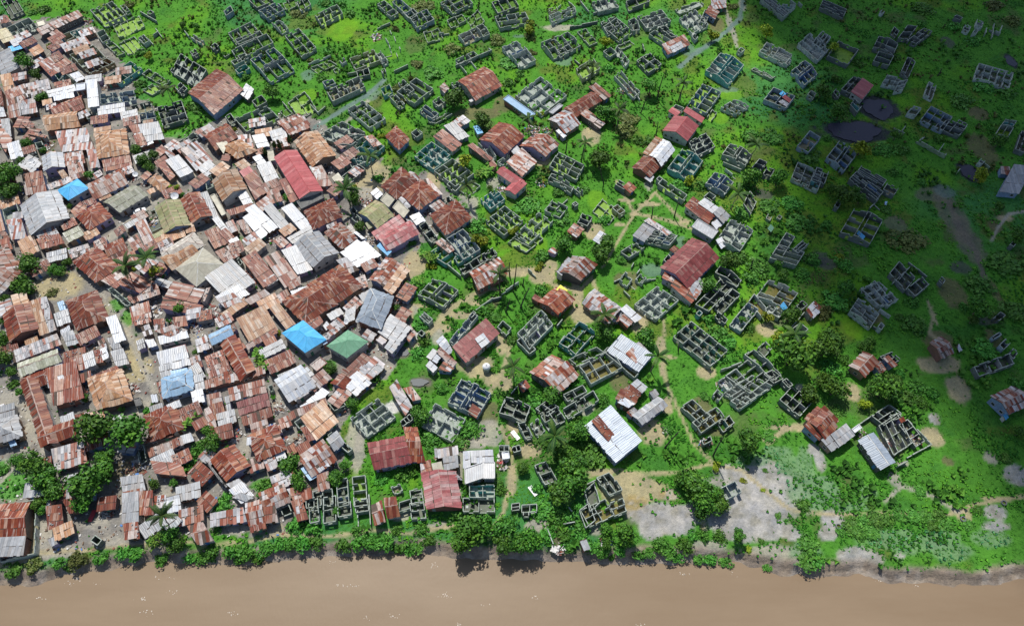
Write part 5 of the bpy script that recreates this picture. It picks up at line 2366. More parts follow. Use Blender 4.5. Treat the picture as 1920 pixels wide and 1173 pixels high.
def ruins():
    for wc,fl,nx_,ny_,corr,cor in RUINS:
        cells=nx_*ny_
        h0=WT_H.get(wc,2.35)*(random.uniform(.9,1.08))
        A,B,Cc=[at(p[0],p[1],h0) for p in cor]
        cen=(A+Cc)/2; base=float(terrain(cen.x,cen.y)); h=h0
        D=A+Cc-B; LA=(B-A).length; LB=(Cc-B).length
        for p in (A,B,Cc,D): p.z=0
        name='roofless_house' if cells>=3 else 'roofless_hut'
        o3=Vector((cen.x,cen.y,base)); root=empty(name,o3)
        footmask([A,B,Cc,D],{'v':1.,'d':.25,'e':.5,'a':.3,'m':.12}.get(fl,.08))
        u=(B-A).normalized(); v=(Cc-B).normalized(); th=.21; dm={'n':.6,'w':.38,'d':.32,'m':.45}.get(wc,.34)
        pk=min(.13*LB,1.1) if (corr or (ny_==2 and random.random()<.35)) else 0.
        def outer_open(n,Lw):
            out=[]
            for i in range(n):
                r=random.random(); c=(i+.5)/n; 
                if Lw/n<1.6: continue
                if r<.5: w_=.55/Lw; out.append((c-w_,c+w_,.95,1.85))
                elif r<.68: w_=.5/Lw; out.append((c-w_,c+w_,0,1.95))
            return out
        wm=MB()
        wallrun(wm,A,B,h+base,base,th,0,outer_open(nx_,LA),dm); wallrun(wm,D,Cc,h+base,base,th,0,outer_open(nx_,LA),dm)
        wallrun(wm,B+v*th*.52,Cc-v*th*.52,h+base,base,th,pk,outer_open(ny_,LB),dm,-.012); wallrun(wm,A+v*th*.52,D-v*th*.52,h+base,base,th,pk,outer_open(ny_,LB),dm,-.012)
        mw=MW[wc]; wm.build('wall',[mw,M_sunlit_top],root,o3)
        pmats=[mw,mw,mw,MP[4]]+([random.choice(MP)] if random.random()<.3 else []) if wc not in 'n' else [mw]
        if wc in 'tb': pmats+= [MP[0 if wc=='t' else 1]]*2
        rows=[j/ny_ for j in range(1,ny_)]
        if corr: rows=[.5-.65/LB,.5+.65/LB]
        bands=[0]+rows+[1]; 
        for r_ in rows:
            pm=MB(); ops=[]
            for i in range(nx_):
                if random.random()<.7: c=(i+.3+.4*random.random())/nx_; w_=.45/LA; ops.append((c-w_,c+w_,0,1.95 if random.random()<.5 else 9))
            wallrun(pm,A+(D-A)*r_+u*th*.52,B+(Cc-B)*r_-u*th*.52,h+base+(pk*.85 if corr else 0),base,th*.8,0,ops,dm*1.2,-.03)
            if pm.v: pm.build('partition_wall',[random.choice(pmats),M_sunlit_top],root,o3)
        for bi in range(len(bands)-1):
            if corr and bi==1: continue
            for i in range(1,nx_):
                if random.random()<.08: continue
                pm=MB(); t=i/nx_+(random.uniform(-.04,.04) if not corr else 0)
                p0=A+(B-A)*t; dv=D-A; a_=bands[bi]; b_=bands[bi+1]
                ops=[(.42,.42+.9/max(2.,LB*(b_-a_)),0,1.95)] if (not corr and random.random()<.4 and LB*(b_-a_)>2.5) else []
                wallrun(pm,p0+dv*a_+v*th*.55,p0+dv*b_-v*th*.55,h+base,base,th*.8,0,ops,dm*1.1,-.05)
                if pm.v: pm.build('partition_wall',[random.choice(pmats),M_sunlit_top],root,o3)
        fm=MB(); q=[A+u*.1+v*.1,B-u*.1+v*.1,Cc-u*.1-v*.1,D+u*.1-v*.1]
        if (q[1]-q[0]).cross(q[2]-q[0]).z<0: q=q[::-1]
        fz=base+.07+random.uniform(0,.05)
        fm.hexa([Vector((p.x,p.y,base-.4)) for p in q],[Vector((p.x,p.y,fz)) for p in q]); fm.build('floor',MFL[fl],root,o3)
        # fallen blocks inside
        if wc not in 'b' and cells>1 and fl in 'ecvd' :
            
            bm_=MB()
            for _ in range(random.randint(2,4+cells)):
                q=A+(B-A)*random.uniform(.08,.92)+(D-A)*random.uniform(.08,.92); an=random.uniform(0,3.1); l=random.uniform(.15,.5); uu=Vector((math.cos(an),math.sin(an),0))*l; vv=Vector((-uu.y,uu.x,0))*random.uniform(.4,.9)
                bm_.box((q.x,q.y,0),uu,vv,random.uniform(.1,.4),base+.03)
            fb=bm_.build('fallen_blocks',mw,root,o3); fb['kind']='stuff'
        nm=['','one','two','three','four','five','six','seven','eight','nine','ten','eleven','twelve','thirteen','fourteen','fifteen','sixteen'][min(cells,16)]
        kind='roofless ruin' if cells>=3 else 'roofless hut'
        px,py=to_px((cen.x,cen.y,h))
        want_label(root,f'{nm} room {WALLW[wc]} {kind}, {FLW[fl]}','ruin' if cells>=3 else 'hut ruin',px,py,'roofless ruined houses' if cells>=3 else 'small roofless huts')
ruins()
for (p,q) in WALLS:
    h=random.uniform(1.2,2.0); a_=at(*p,h); b_=at(*q,h); c=(a_+b_)/2; base=float(terrain(c.x,c.y)); a_.z=b_.z=0
    mb=MB(); wallrun(mb,a_,b_,h+base,base,.26,0,(),.35); o=mb.build('broken_wall',[random.choice([MW['g'],MW['w'],MW['n'],MW['d']]),M_sunlit_top],None,Vector((c.x,c.y,base)))
    L=(a_-b_).length
    want_label(o,('short' if L<6 else 'long' if L>14 else 'low')+' broken stretch of wall','wall',*to_px((c.x,c.y,h)),'free-standing broken walls')
# ------------------------------------------------------------------ rubble
M_deb=[plainmat('rubble grey',(.36,.34,.32),.4,2),plainmat('rubble rust',(.24,.09,.07),.4,2),plainmat('rubble pale',(.62,.60,.57),.25,2),plainmat('rubble wood',(.22,.15,.10),.3,2),plainmat('rubble dark',(.07,.065,.07),.3,2),plainmat('rubble blue cloth',(.10,.22,.5),.3,2),plainmat('rubble red cloth',(.4,.07,.07),.3,2)]
def rubble(px,py,r,n=None):
    c=at(px,py); rr=r/ppm(px,py); base=float(terrain(c.x,c.y)); mb=MB()
    for _ in range(n or int(14+rr*rr*5)):
        a_=random.uniform(0,6.28); d=rr*math.sqrt(random.random()); p=c+Vector((math.cos(a_)*d,math.sin(a_)*d,0))
        an=random.uniform(0,3.14); u=Vector((math.cos(an),math.sin(an),0)); v=Vector((-u.y,u.x,0)); t=random.random()
        if t<.4: l,w_,hz=random.uniform(.6,1.6),random.uniform(.03,.07),.06
        elif t<.7: l,w_,hz=random.uniform(.3,.9),random.uniform(.25,.6),.04
        else: l,w_,hz=random.uniform(.12,.35),random.uniform(.12,.3),random.uniform(.15,.5)
        z=base+random.uniform(0,.5)*(1-d/rr*.6); tilt=Vector((0,0,random.uniform(-.3,.3)*l))
        P_=[p-u*l-v*w_-tilt,p+u*l-v*w_+tilt,p+u*l+v*w_+tilt,p-u*l+v*w_-tilt]
        mb.hexa([Vector((q.x,q.y,z+q.z)) for q in P_],[Vector((q.x,q.y,z+hz+q.z)) for q in P_],random.choices(range(7),[4,4,5,4,3,.5,.4])[0])
    o=mb.build('rubble',M_deb,None,Vector((c.x,c.y,base))); o['kind']='stuff'
for (p,r) in DEB: rubble(p[0],p[1],r)
# ------------------------------------------------------------------ vegetation
def cloud_quads(rng,n_blob,n_leaf,leaf,flat=.8,spread=.62,up=.25,core=True):
    C_=rng.normal(size=(n_blob,3)); C_/=np.linalg.norm(C_,axis=1)[:,None]; C_*=(rng.random(n_blob)**.5*spread)[:,None]; C_[:,2]*=flat
    rb=rng.uniform(.28,.5,n_blob); bt=rng.uniform(-.2,.2,n_blob)
    k=rng.integers(0,n_blob,n_leaf); d=rng.normal(size=(n_leaf,3)); d[:,2]+=up; d/=np.linalg.norm(d,axis=1)[:,None]
    p=C_[k]+d*(rb[k]*rng.uniform(.7,1.06,n_leaf))[:,None]*np.array([1,1,flat])
    nr=d+rng.normal(size=(n_leaf,3))*.55; nr/=np.linalg.norm(nr,axis=1)[:,None]
    t=np.cross(nr,rng.normal(size=(n_leaf,3))); t/=np.linalg.norm(t,axis=1)[:,None]; b=np.cross(nr,t)
    s=leaf*rng.uniform(.55,1.3,n_leaf)[:,None]
    V=np.stack([p-t*s-b*s*.55,p+t*s*.2-b*s*.75,p+t*s+b*s*.2,p-t*s*.1+b*s*.75],1).reshape(-1,3)
    tone=np.clip(.5+bt[k]+rng.normal(size=n_leaf)*.16,0,1)
    return V,tone
def crown(name,seed,kind,n_blob,n_leaf,leaf,**k):
    V,t=cloud_quads(np.random.default_rng(seed),n_blob,n_leaf,leaf,**k); return quadmesh(name,V,t,ML[kind])
CR={'b':[crown('crown',100+i,'b',16+i,1500,.085) for i in range(6)],
    'u':[crown('shrub',200+i,'u',18,620,.115,flat=.5,spread=.75) for i in range(5)],
    'y':[crown('crown',300+i,'y',9,520,.12) for i in range(3)],
    'o':[crown('shrub',400+i,'o',16,700,.105,flat=.5,spread=.72) for i in range(3)],
    'X':[crown('crown',500,'X',14,700,.10,flat=1.,spread=.7)]}
def frondmesh(seed,n=12,dead=False):
    rng=random.Random(seed); mb=MB()
    for i in range(n):
        az_=6.2832*i/n*2.4+rng.uniform(-.2,.2); e0=rng.uniform(.15,1.1); L=rng.uniform(.85,1.1); ns=7
        d=Vector((math.cos(az_),math.sin(az_),0)); s=Vector((-d.y,d.x,0)); pts=[]
        p=Vector((0,0,0)); e=e0
        for k in range(ns+1):
            pts.append(p.copy()); p=p+(d*math.cos(e)+Vector((0,0,math.sin(e))))*(L/ns); e-=rng.uniform(.14,.22)
        tn=rng.uniform(.15,.85)
        for k in range(ns):
            a_,b_=pts[k],pts[k+1]; dr=(b_-a_)
            mb.poly([a_-s*.012,a_+s*.012,b_+s*.01,b_-s*.01],0,.9)
            for q in range(2):
                f0=a_.lerp(b_,q*.5); wd=.105*math.sin(math.pi*min(.95,(k+q*.5+.9)/(ns+.6)))+.03
                for sg in (1,-1):
                    tip=f0+s*sg*wd+dr*.75-Vector((0,0,wd*.35)); mb.poly([f0,f0+dr*.5,tip+dr*.42,tip] if sg>0 else [f0,tip,tip+dr*.42,f0+dr*.5],0,min(1,max(0,tn+rng.uniform(-.15,.15))))
    me=mb.build('x',ML['c']); d_=me.data; bpy.data.objects.remove(me); d_.name='frond_crown'; return d_
FR=[frondmesh(i) for i in range(4)]
def bananamesh(seed):
    rng=random.Random(seed); mb=MB()
    for j in range(5):
        bx,by=rng.uniform(-.55,.55),rng.uniform(-.55,.55); hz=rng.uniform(.3,.6)
        for i in range(7):
            az_=rng.uniform(0,6.28); d=Vector((math.cos(az_),math.sin(az_),0)); s=Vector((-d.y,d.x,0)); e=rng.uniform(.3,1.2); p=Vector((bx,by,hz)); pts=[]
            for k in range(5): pts.append(p.copy()); p=p+(d*math.cos(e)+Vector((0,0,math.sin(e))))*.15; e-=.42
            tn=rng.random()
            for k in range(4):
                w0=.085*math.sin(math.pi*(k+.6)/5.2); w1=.085*math.sin(math.pi*(k+1.6)/5.2); a_,b_=pts[k],pts[k+1]
                mb.poly([a_,b_,b_+s*w1-Vector((0,0,w1*.4)),a_+s*w0-Vector((0,0,w0*.4))],0,tn); mb.poly([a_,a_-s*w0-Vector((0,0,w0*.4)),b_-s*w1-Vector((0,0,w1*.4)),b_],0,tn)
    o=mb.build('x',ML['n']); d_=o.data; bpy.data.objects.remove(o); d_.name='leaves'; return d_
BN=[bananamesh(i) for i in range(3)]
def trunkmesh(name,m,limbs=0,r0=.05,r1=.025,seed=0):
    rng=random.Random(seed); mb=MB(); pts=[(rng.uniform(-.02,.02)*i,rng.uniform(-.02,.02)*i,i/4) for i in range(5)]; pts[0]=(0,0,-.06)
    mb.tube(pts,[r0*1.3,r0,r0*.85,(r0+r1)/2,r1],7)
    for k in range(limbs):
        a_=6.28*k/limbs+rng.random(); d=Vector((math.cos(a_),math.sin(a_),0)); mb.tube([(0,0,.55),Vector((0,0,.8))+d*.16,Vector((0,0,1.05))+d*.34],[r1*.9,r1*.7,r1*.3],5)
    o=mb.build('x',m); d_=o.data; bpy.data.objects.remove(o); d_.name=name; return d_
TRK=[trunkmesh('trunk',M_trunk,4,.06,.035,i) for i in range(3)]; PTR=trunkmesh('trunk',M_palm,0,.028,.016,9); DTR=trunkmesh('trunk',M_dead,0,.03,.016,5); BTR=trunkmesh('stem',M_palm,0,.05,.04,3)
def child(name,me,par,loc,sc,rz=0,tilt=(0,0)):
    o=bpy.data.objects.new(name,me); COL.objects.link(o); o.parent=par; o.location=loc; o.scale=sc; o.rotation_euler=(tilt[0],tilt[1],rz); return o
def vegetation():
    for k,p,r,ex in TREES:
        if k=='p':
            b_=at(*p); base=float(terrain(b_.x,b_.y)); tx,ty=r
            # leaning trunk in the vertical plane y = const through its foot
            a=(tx-CX)/F; bb=-(ty-CY)/F; d=(a,cT+bb*sT,-sT+bb*cT); t=b_.y/d[1]; top=Vector((a*t,b_.y,CAMH+d[2]*t))
            mb=MB(); n=6; bow=Vector((random.uniform(-.3,.3),0,0))
            pts=[b_.lerp(top,i/n)+bow*math.sin(math.pi*i/n) for i in range(n+1)]; pts[0]=pts[0]-Vector((0,0,.4))
            root=empty('dead_palm_trunk',(b_.x,b_.y,base)); mb.tube(pts,[.26-.02*i for i in range(n+1)],7); mb.build('trunk',M_dead,root,b_)
            sn=MB(); 
            for i in range(4):
                a_=random.uniform(0,6.28); sn.tube([top-Vector((0,0,.1)),top+Vector((math.cos(a_)*.5,math.sin(a_)*.5,-.2)),top+Vector((math.cos(a_)*.8,math.sin(a_)*.8,-.9))],[.05,.045,.02],5)
            sn.build('frond_stub',M_dead,root,b_)
            want_label(root,'bare dark leafless palm trunk','dead palm',*to_px(top),'leafless palm trunks'); continue
        m_=r/ppm(*p)
        if k=='c':
            h=ex or random.uniform(7.5,9.5); c=at(*p,h); base=float(terrain(c.x,c.y)); m_=min(max(m_,3.1),4.3)
            dx,dy=random.uniform(-.8,.8),random.uniform(-.4,.4)
            root=empty('coconut_palm',(c.x-dx,c.y-dy,base))
            child('trunk',PTR,root,(0,0,0),(h*.75,h*.75,math.hypot(h,dx,dy)),0,(-math.atan2(dy,h),math.atan2(dx,h)))
            child('frond_crown',random.choice(FR),root,(dx,dy,h-base),(m_*1.3,)*3,random.uniform(0,6.28))
            want_label(root,'coconut palm with spreading fronds','palm tree',*p,'coconut palms'); continue
        if k=='n':
            c=at(*p,1.5); base=float(terrain(c.x,c.y)); root=empty('banana_plant',(c.x,c.y,base))
            for i in range(3):
                a_=random.uniform(0,6.28); dd=m_*.45; child('leaves',random.choice(BN),root,(math.cos(a_)*dd,math.sin(a_)*dd,.4),(m_*.75,m_*.75,3.4),random.uniform(0,6.28)); child('stem',BTR,root,(math.cos(a_)*dd,math.sin(a_)*dd,0),(3,3,2.2))
            want_label(root,'clump of banana plants with broad leaves','banana plant',*p,'banana clumps'); continue
        if k=='X':
            c=at(*p,2.6); base=float(terrain(c.x,c.y)); root=empty('cypress',(c.x,c.y,base))
            child('crown',CR['X'][0],root,(0,0,2.9),(1.35,1.35,3.2),random.uniform(0,6.28)); child('trunk',TRK[0],root,(0,0,0),(2,2,2))
            want_label(root,'narrow dark columnar cypress tree','tree',*p,'columnar trees by the red hall'); continue
        if k in 'uo' or (k=='y' and m_<2.2):
            kk=k if k!='y' else 'y'
            hz=min(m_*.42,1.25)*random.uniform(.85,1.1)*(.62 if (p[0]>1380 and p[1]>760) else 1); c=at(*p,hz*.45); base=float(terrain(c.x,c.y)); m_=m_*1.15
            me_=random.choice(CR[kk]); o=bpy.data.objects.new('shrub',me_); COL.objects.link(o); o.location=(c.x,c.y,base+hz*.40); o.scale=(m_,m_*random.uniform(.8,1.1),hz/.5); o.rotation_euler=(0,0,random.uniform(0,6.28))
            wd={'u':'green','o':'olive brown','y':'yellow green'}[k]; sz='small' if m_<2.2 else 'large' if m_>5 else 'spreading'
            want_label(o,f'{sz} {wd} shrub','shrub',*p,'wild shrubs'); continue
        zc=ex or (max(1.9,m_*1.0) if m_>1.6 else 1.6); zc=min(zc,7)
        c=at(*p,zc); base=float(terrain(c.x,c.y)); root=empty('tree',(c.x,c.y,base)); m_*=1.12
        child('crown',random.choice(CR[k]),root,(0,0,zc-base),(m_,m_*random.uniform(.85,1.1),max(m_*.8,1.2)),random.uniform(0,6.28))
        child('trunk',random.choice(TRK),root,(0,0,0),(max(m_*1.1,2),max(m_*1.1,2),zc-base))
        sz='small' if m_<1.7 else 'large' if m_>4.5 else 'round'
        want_label(root,f'{sz} {"dark green" if k=="b" else "yellow green"} leafy tree','tree',*p,'broadleaf trees')
vegetation()
# grass and weeds: uncountable, one object
def scatter(name,N,prob,hgt,wid,m,seed,mod=None):
    rng=np.random.default_rng(seed)
    # more blades close to the camera footprint only: sample by pixel so that nothing is wasted
    px=rng.uniform(-40,1960,N*3); py=rng.uniform(-25,1100,N*3)
    a=(px-CX)/F; b=-(py-CY)/F; dz=-sT+b*cT; t=-CAMH/dz; x=a*t; y=(cT+b*sT)*t
    keep=rng.random(len(x))<(np.abs(t)/330.)**1.2
    x=x[keep];y=y[keep]
    i=np.clip(np.searchsorted(GX,x),0,nx-1); j=np.clip(np.searchsorted(GY,y),0,ny-1)
    pr=prob[j,i]; keep=rng.random(len(x))<pr; x=x[keep][:N];y=y[keep][:N]; n=len(x)
    z=terrain(x,y)
    big=fbm(x,y,9,seed+5,3); hh=hgt*rng.uniform(.5,1.3,n)*(0.45+1.25*sstep(.35,.7,big)); ww=wid*rng.uniform(.6,1.4,n)
    an=rng.uniform(0,6.2832,n); tone=np.clip(.45+(fbm(x,y,14,seed+9,3)-.5)*2.2+rng.normal(size=n)*.15,0,1)
    Vs=[];Ts=[]
    for q in range(3):
        aa=an+q*2.1; dx=np.cos(aa);dy=np.sin(aa); lx=-dy;ly=dx
        p=np.stack([x,y,z],1); d=np.stack([dx,dy,np.zeros(n)],1)*ww[:,None]; l=np.stack([lx*hh*.75,ly*hh*.75,hh],1)
        Vs.append(np.stack([p-d*.35,p+d*.35,p+d*.9+l,p-d*.9+l*.9],1)); Ts.append(np.clip(tone+(.08 if q==1 else -.04),0,1))
    V=np.concatenate(Vs,0).reshape(-1,3); T=np.concatenate(Ts)
    me=quadmesh(name,V,T,m); o=bpy.data.objects.new(name,me); COL.objects.link(o); o['kind']='stuff'; return o
VG=np.clip(VEG,0,1); sh_=np.clip(sstep(.25,.6,n2)+.25,0,1)
scatter('grass',38000,VG*sh_,.26,.42,ML['g'],901)
scatter('weeds',12000,VG*sstep(.52,.66,fbm(X,Y,12,333))*.9,.7,.7,ML['u'],902)
scatter('reeds',7000,VG*(PY<330)*sstep(.46,.62,fbm(X,Y,10,444))*.9,.7,.6,ML['o'],904)
scatter('crop_plants',26000,crop*(np.sin(X*2.6+Y*.5)*np.sin(Y*2.9-X*.4)>-.1)*.9,.3,.36,ML['e'],903)
# ------------------------------------------------------------------ foam and flotsam on the river
mb=MB()
mfo,_,bb_=mat('foam',.7,.2); bb_.inputs['Base Color'].default_value=(.72,.66,.58,1)
for px,py,n_ in [(264,1123,14),(278,1147,9),(328,1109,8),(437,1149,10),(621,1054,7),(637,1098,6),(660,1098,12),(690,1158,5),(738,1154,8),(815,1060,10),(836,1116,16),(860,1172,14),(1005,1119,5),(1283,1075,9),(1375,1075,4),(1200,1171,12),(70,1120,8),(145,1086,16),(130,1092,9),(180,1091,3),(910,1134,3),(1648,1088,6),(1715,1097,5),(318,1083,4),(290,1086,3)]:
    c=at(px,py,WZ)
    for _ in range(n_):
        q=c+Vector((random.gauss(0,.8),random.gauss(0,.3),0)); s=random.uniform(.05,.2); an=random.uniform(0,3.1)
        u=Vector((math.cos(an),math.sin(an),0))*s; v=Vector((-u.y,u.x,0))*.45
        mb.hexa([q-u-v*.4+Vector((0,0,.0)),q+u*.3-v,q+u+v*.5,q-u*.4+v],[p_+Vector((0,0,.05)) for p_ in (q-u-v*.4,q+u*.3-v,q+u+v*.5,q-u*.4+v)])
o=mb.build('foam',mfo); o['kind']='stuff'
# litter in the lanes of the settlement
mb=MB(); rng=random.Random(77); cnt=0
while cnt<5200:
    px=rng.uniform(-10,900); py=rng.uniform(40,1040)
    c=at(px,py); i=int(np.clip(np.searchsorted(GX,c.x),0,nx-1)); j=int(np.clip(np.searchsorted(GY,c.y),0,ny-1))
    if tw[j,i]<.5: continue
    cnt+=1; an=rng.uniform(0,3.14); s=rng.uniform(.08,.4); u=Vector((math.cos(an),math.sin(an),0))*s; v=Vector((-u.y,u.x,0))*rng.uniform(.3,.9); z=float(Z[j,i])
    q=[c-u-v,c+u-v*.8,c+u*.8+v,c-u*.9+v]; hz=rng.uniform(.05,.35)
    mb.hexa([Vector((p_.x,p_.y,z-.05)) for p_ in q],[Vector((p_.x,p_.y,z+hz)) for p_ in q],rng.choices(range(7),[4,2,6,3,2,.4,.4])[0])
o=mb.build('litter',M_deb); o['kind']='stuff'
# ------------------------------------------------------------------ small things
M_white=plainmat('white paint',(.78,.78,.78),.1,1,.35,.5); M_grey=plainmat('grey metal',(.35,.36,.38),.2,1,.5,.4); M_tyre=plainmat('black rubber',(.02,.02,.02),.2,2); M_red=plainmat('red paint',(.42,.06,.07),.2,1.5); M_glass=M_pane
M_skin=plainmat('skin',(.12,.065,.04),.1,3,.6); M_cl=[plainmat('shirt pale',(.65,.63,.6),.1,3),plainmat('shirt dark',(.06,.06,.08),.1,3),plainmat('trousers',(.08,.09,.14),.1,3)]
def dish(px,py,r):
    c=at(px,py,3.4); m_=max(r/ppm(px,py),.7); base=float(terrain(c.x,c.y)); root=empty('satellite_dish',(c.x,c.y,base)); o3=Vector((c.x,c.y,base))
    mb=MB(); mb.tube([(0,0,-.2),(0,0,3.0)],[.08,.07],8); mb.build('mast',M_grey,root)
    mb=MB(); n=20; pr=[(m_*t,.28*m_*t*t) for t in (.05,.3,.55,.8,1.)]
    mb.lathe(pr+[(m_*1.0,.30*m_),(m_*.75,.30*m_*.60),(m_*.4,.1*m_),(m_*.05,.05*m_)],n); d=mb.build('reflector',M_white,root); d.location=(0,0,3.1); d.rotation_euler=(.45,.2,0)
    mb=MB()
    for k in range(3): a_=2.094*k; mb.tube([(m_*.95*math.cos(a_),m_*.95*math.sin(a_),.28*m_),(0,0,.95*m_)],[.03,.03],5)
    mb.tube([(0,0,.85*m_),(0,0,1.02*m_)],[.1,.1],8); f=mb.build('feed_arm',M_grey,root); f.location=(0,0,3.1); f.rotation_euler=(.45,.2,0)
    want_label(root,'round white satellite dish on a mast','satellite dish',px,py,'satellite dishes')
def car(px,py,ang,label):
    c=at(px,py,.8); base=float(terrain(c.x,c.y)); root=empty('car',(c.x,c.y,base)); root.rotation_euler=(0,0,ang)
    prof=[(-2.15,.35),(-2.2,.75),(-2.05,.92),(-1.75,.98),(-1.25,1.45),(.35,1.48),(1.0,1.0),(1.95,.88),(2.18,.68),(2.2,.35)]
    mb=MB(); W_=[.84 if z<1.05 else .66 for x,z in prof]
    Lp=[Vector((x,-w_,z)) for (x,z),w_ in zip(prof,W_)]; Rp=[Vector((x,w_,z)) for (x,z),w_ in zip(prof,W_)]
    mb.poly(Lp); mb.poly(Rp[::-1])
    for i in range(len(prof)): j=(i+1)%len(prof); mb.poly([Lp[i],Rp[i],Rp[j],Lp[j]])
    bo=mb.build('body',M_white,root)
    def win(pts):
        m2=MB(); q=[Vector(p_) for p_ in pts]; nn=(q[1]-q[0]).cross(q[2]-q[0]).normalized()
        m2.hexa([p_+nn*.005 for p_ in q],[p_+nn*.03 for p_ in q]); m2.build('window',M_glass,root)
    win([(.98,-.70,1.04),(.98,.70,1.04),(.40,.60,1.44),(.40,-.60,1.44)]); win([(-1.68,.68,1.05),(-1.68,-.68,1.05),(-1.29,-.6,1.40),(-1.29,.6,1.40)])
    win([(-1.2,-.79,1.07),(.75,-.79,1.07),(.3,-.685,1.40),(-1.1,-.685,1.40)]); win([(.75,.79,1.07),(-1.2,.79,1.07),(-1.1,.685,1.40),(.3,.685,1.40)])
    for sx in (-1.35,1.35):
        for sy in (-.84,.84):
            m2=MB(); m2.tube([(sx,sy-.1,.32),(sx,sy+.1,.32)],[.32,.32],14); wo=m2.build('wheel',M_tyre,root); m2=MB(); m2.tube([(sx,sy-.115,.32),(sx,sy+.115,.32)],[.17,.17],10); m2.build('rim',M_grey,wo)
    for sy in (-.55,.55):
        m2=MB(); m2.box((2.17,sy,0),Vector((.03,0,0)),Vector((0,.18,0)),.14,.62); m2.build('headlight',M_frame,root)
        m2=MB(); m2.box((-2.19,sy,0),Vector((.02,0,0)),Vector((0,.16,0)),.13,.66); m2.build('tail_light',M_red,root)
    want_label(root,'','car',px,py,None,label)
def person(px,py,i):
    c=at(px,py); base=float(terrain(c.x,c.y)); root=empty('person',(c.x,c.y,base)); root.rotation_euler=(0,0,random.uniform(0,6.28))
    me=bpy.data.meshes.new('body')
    V=[(0,0,.95),(0,0,1.15),(0,0,1.4),(0,.01,1.52),(0,.02,1.64),(.1,0,.9),(.12,.10,.5),(.12,.05,.05),(.12,.17,.03),(-.1,0,.9),(-.12,-.06,.5),(-.12,-.16,.07),(-.12,-.05,.03),(.19,0,1.38),(.25,-.03,1.1),(.24,.08,.85),(.24,.12,.75),(-.19,0,1.38),(-.25,.04,1.1),(-.24,.14,.87),(-.24,.18,.77)]
    E=[(0,1),(1,2),(2,3),(3,4),(0,5),(5,6),(6,7),(7,8),(0,9),(9,10),(10,11),(11,12),(2,13),(13,14),(14,15),(15,16),(2,17),(17,18),(18,19),(19,20)]
    rad=[.13,.125,.14,.055,.1,.09,.065,.045,.04,.09,.065,.045,.04,.06,.045,.035,.04,.06,.045,.035,.04]
    me.from_pydata(V,E,[])
    me.materials.append(M_skin); o=bpy.data.objects.new('body',me); COL.objects.link(o); o.parent=root
    o.modifiers.new('s','SKIN')
    for v,r_ in zip(me.skin_vertices[0].data,rad): v.radius=(r_,r_*.85)
    me.skin_vertices[0].data[0].use_root=True
    o.modifiers.new('d','SUBSURF').levels=1; o.modifiers['d'].render_levels=1
    mb=MB(); mb.lathe([(.17,.93),(.165,1.1),(.19,1.3),(.17,1.43),(.07,1.5)],12); s=mb.build('shirt',M_cl[i%2],root); s.scale=(1.15,.85,1)
    mb=MB()
    for sx,yy in ((.1,.06),(-.1,-.05)): mb.tube([(sx,0,.98),(sx*1.15,yy*1.6,.5),(sx*1.2,yy*.9-(.08 if sx<0 else 0),.12)],[.115,.085,.07],9)
    mb.build('trousers',M_cl[2],root)
    mb=MB(); mb.lathe([(.115,1.66),(.12,1.70),(.10,1.76),(.04,1.79)],10); mb.build('hair',M_tyre,root)
    want_label(root,'',  'person',px,py,None,['person in pale shirt walking the tan path past the ruins','person in dark shirt walking the riverside path near patched shacks','person in pale shirt standing on the riverside path bend'][i%3])
pi_=0; ci=0
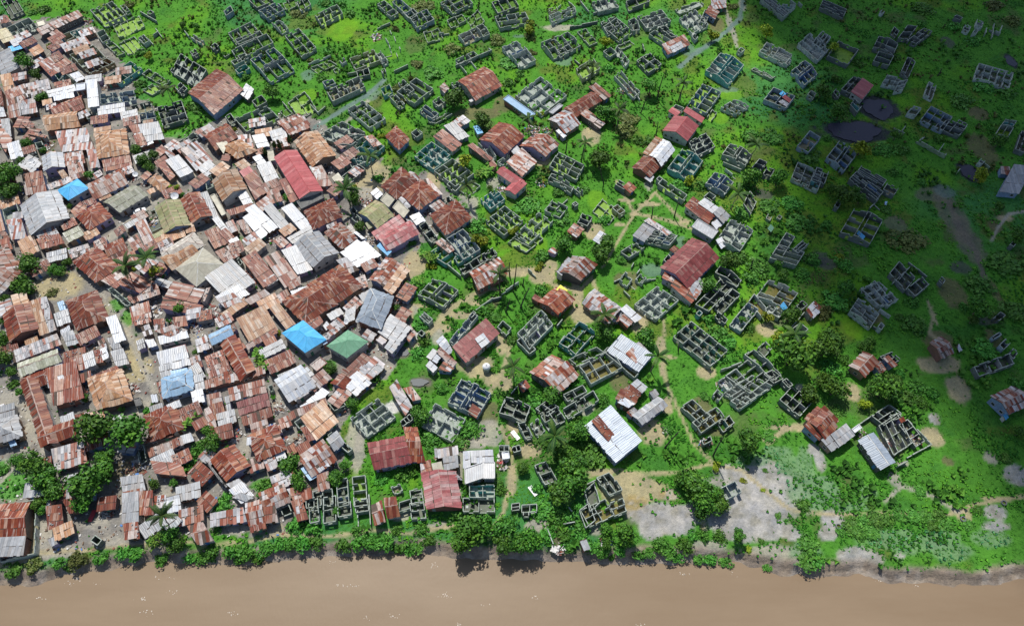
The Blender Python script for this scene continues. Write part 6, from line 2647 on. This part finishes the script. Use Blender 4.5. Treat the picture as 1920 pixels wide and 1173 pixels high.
for k,(px,py),r,red in MISC:
    if k=='S': dish(px,py,r)
    elif k=='V':
        car(px,py,.52 if ci==0 else -1.2,['white car parked in the lane beside the olive striped roof','white car standing on the sandy lot at the left edge'][ci]); ci+=1
    elif k=='H': person(px,py,pi_); pi_+=1
    elif k=='K':
        c=at(px,py,1); base=float(terrain(c.x,c.y)); m_=1.15; root=empty('water_tank',(c.x,c.y,base))
        mb=MB(); mb.lathe([(m_,-.3),(m_,2.0),(m_*.96,2.05)],20); mb.build('tank',MW['g'],root)
        mb=MB(); mb.lathe([(m_*1.08,2.05),(m_*1.08,2.15),(m_*.85,2.6),(m_*.45,2.9),(.25,2.98)],20); mb.build('dome_lid',M_white,root)
        mb=MB(); mb.lathe([(.28,2.95),(.28,3.12),(.05,3.15)],10); mb.build('hatch',M_grey,root)
        mb=MB(); mb.tube([(m_+.15,0,-.2),(m_+.15,0,2.0),(m_*.8,0,2.3)],[.05,.05,.05],6); mb.build('pipe',M_grey,root)
        want_label(root,'','water tank',px,py,None,'round cement water tank with white domed lid in the sandy yard')
    elif k=='B':
        c=at(px,py,.3); base=float(terrain(c.x,c.y)); root=empty('board',(c.x,c.y,base)); root.rotation_euler=(0,0,2.2 if not red else 1.45)
        for q in range(3):
            mb=MB(); mb.box((0,-.42+.42*q,0),Vector((1.6,0,0)),Vector((0,.19,0)),.06,.28); mb.build('plank',M_red if red else M_white,root)
        for sx in (-1.2,1.2): mb=MB(); mb.box((sx,0,0),Vector((.08,0,0)),Vector((0,.6,0)),.28,0); mb.build('bearer',M_trunk,root)
        want_label(root,('red' if red else 'white')+' plank board on short bearers','board',px,py,'boards lying in the open')
    elif k=='Y':
        c=at(px,py,.3); base=float(terrain(c.x,c.y)); root=empty('well',(c.x,c.y,base))
        mb=MB(); mb.lathe([(.75,-.2),(.75,.45),(.62,.5),(.5,.45),(.5,.05)],18); mb.build('ring',MW['d'],root)
        mb=MB(); mb.lathe([(.5,.0),(.49,.08)],18); mb.build('water',MFL['m'],root)
        want_label(root,'round dark well ring on pale soil','well',px,py,'round wells in the fields')
do_labels(); print(NCNT)
# ------------------------------------------------------------------ the cloud that shades the right-hand side
SHADE=[(1330,-60),(1395,40),(1470,110),(1440,200),(1395,270),(1430,350),(1450,450),(1500,540),(1555,600),(1640,650),(1710,720),(1765,800),(1860,900),(1950,1000),(1990,1090),(2010,1170),(2030,1260),(2600,1260),(2600,-60)]
CZ=2400.
mb=MB(); off=Vector((SUN.x/SUN.z*CZ,SUN.y/SUN.z*CZ,CZ))
rim=[at(a_,b_)+off for a_,b_ in SHADE[:-2]]; rim+= [at(2600,1260)+off+Vector((60,-80,0)),Vector((620,150,0))+off,Vector((650,520,0))+off,Vector((300,640,0))+off,Vector((150,480,0))+off]
# resample, wobble and dome it
pts=[]
for i in range(len(rim)):
    a_,b_=rim[i],rim[(i+1)%len(rim)]; n=max(1,int((a_-b_).length/14))
    for k in range(n): pts.append(a_.lerp(b_,k/n))
cen=sum(pts,Vector())/len(pts); rg=random.Random(3)
N=len(pts); wb=[rg.uniform(-6,6) for _ in range(N)]
lay=[]
for s_,z_ in ((.55,-8),(.85,-6),(.97,0),(1.,12),(.95,34),(.8,60),(.5,85),(.2,98)):
    L_=[]
    for i,p_ in enumerate(pts):
        d=(p_-cen); d=d*(s_+wb[i]/max(60,d.length)*.9+rg.uniform(-.012,.012)); L_.append(Vector((cen.x+d.x,cen.y+d.y,CZ+z_+rg.uniform(-5,5))))
    lay.append(L_)
for a_,b_ in zip(lay,lay[1:]):
    for i in range(N): j=(i+1)%N; mb.poly([a_[i],a_[j],b_[j],b_[i]])
mb.poly(lay[0][::-1]); mb.poly(lay[-1])
mc,ntc,bc=mat('cloud vapour',1.,0.); bc.inputs['Base Color'].default_value=(.85,.86,.88,1)
o=mb.build('cloud',mc); o['kind']='structure'
for p_ in o.data.polygons: p_.use_smooth=True
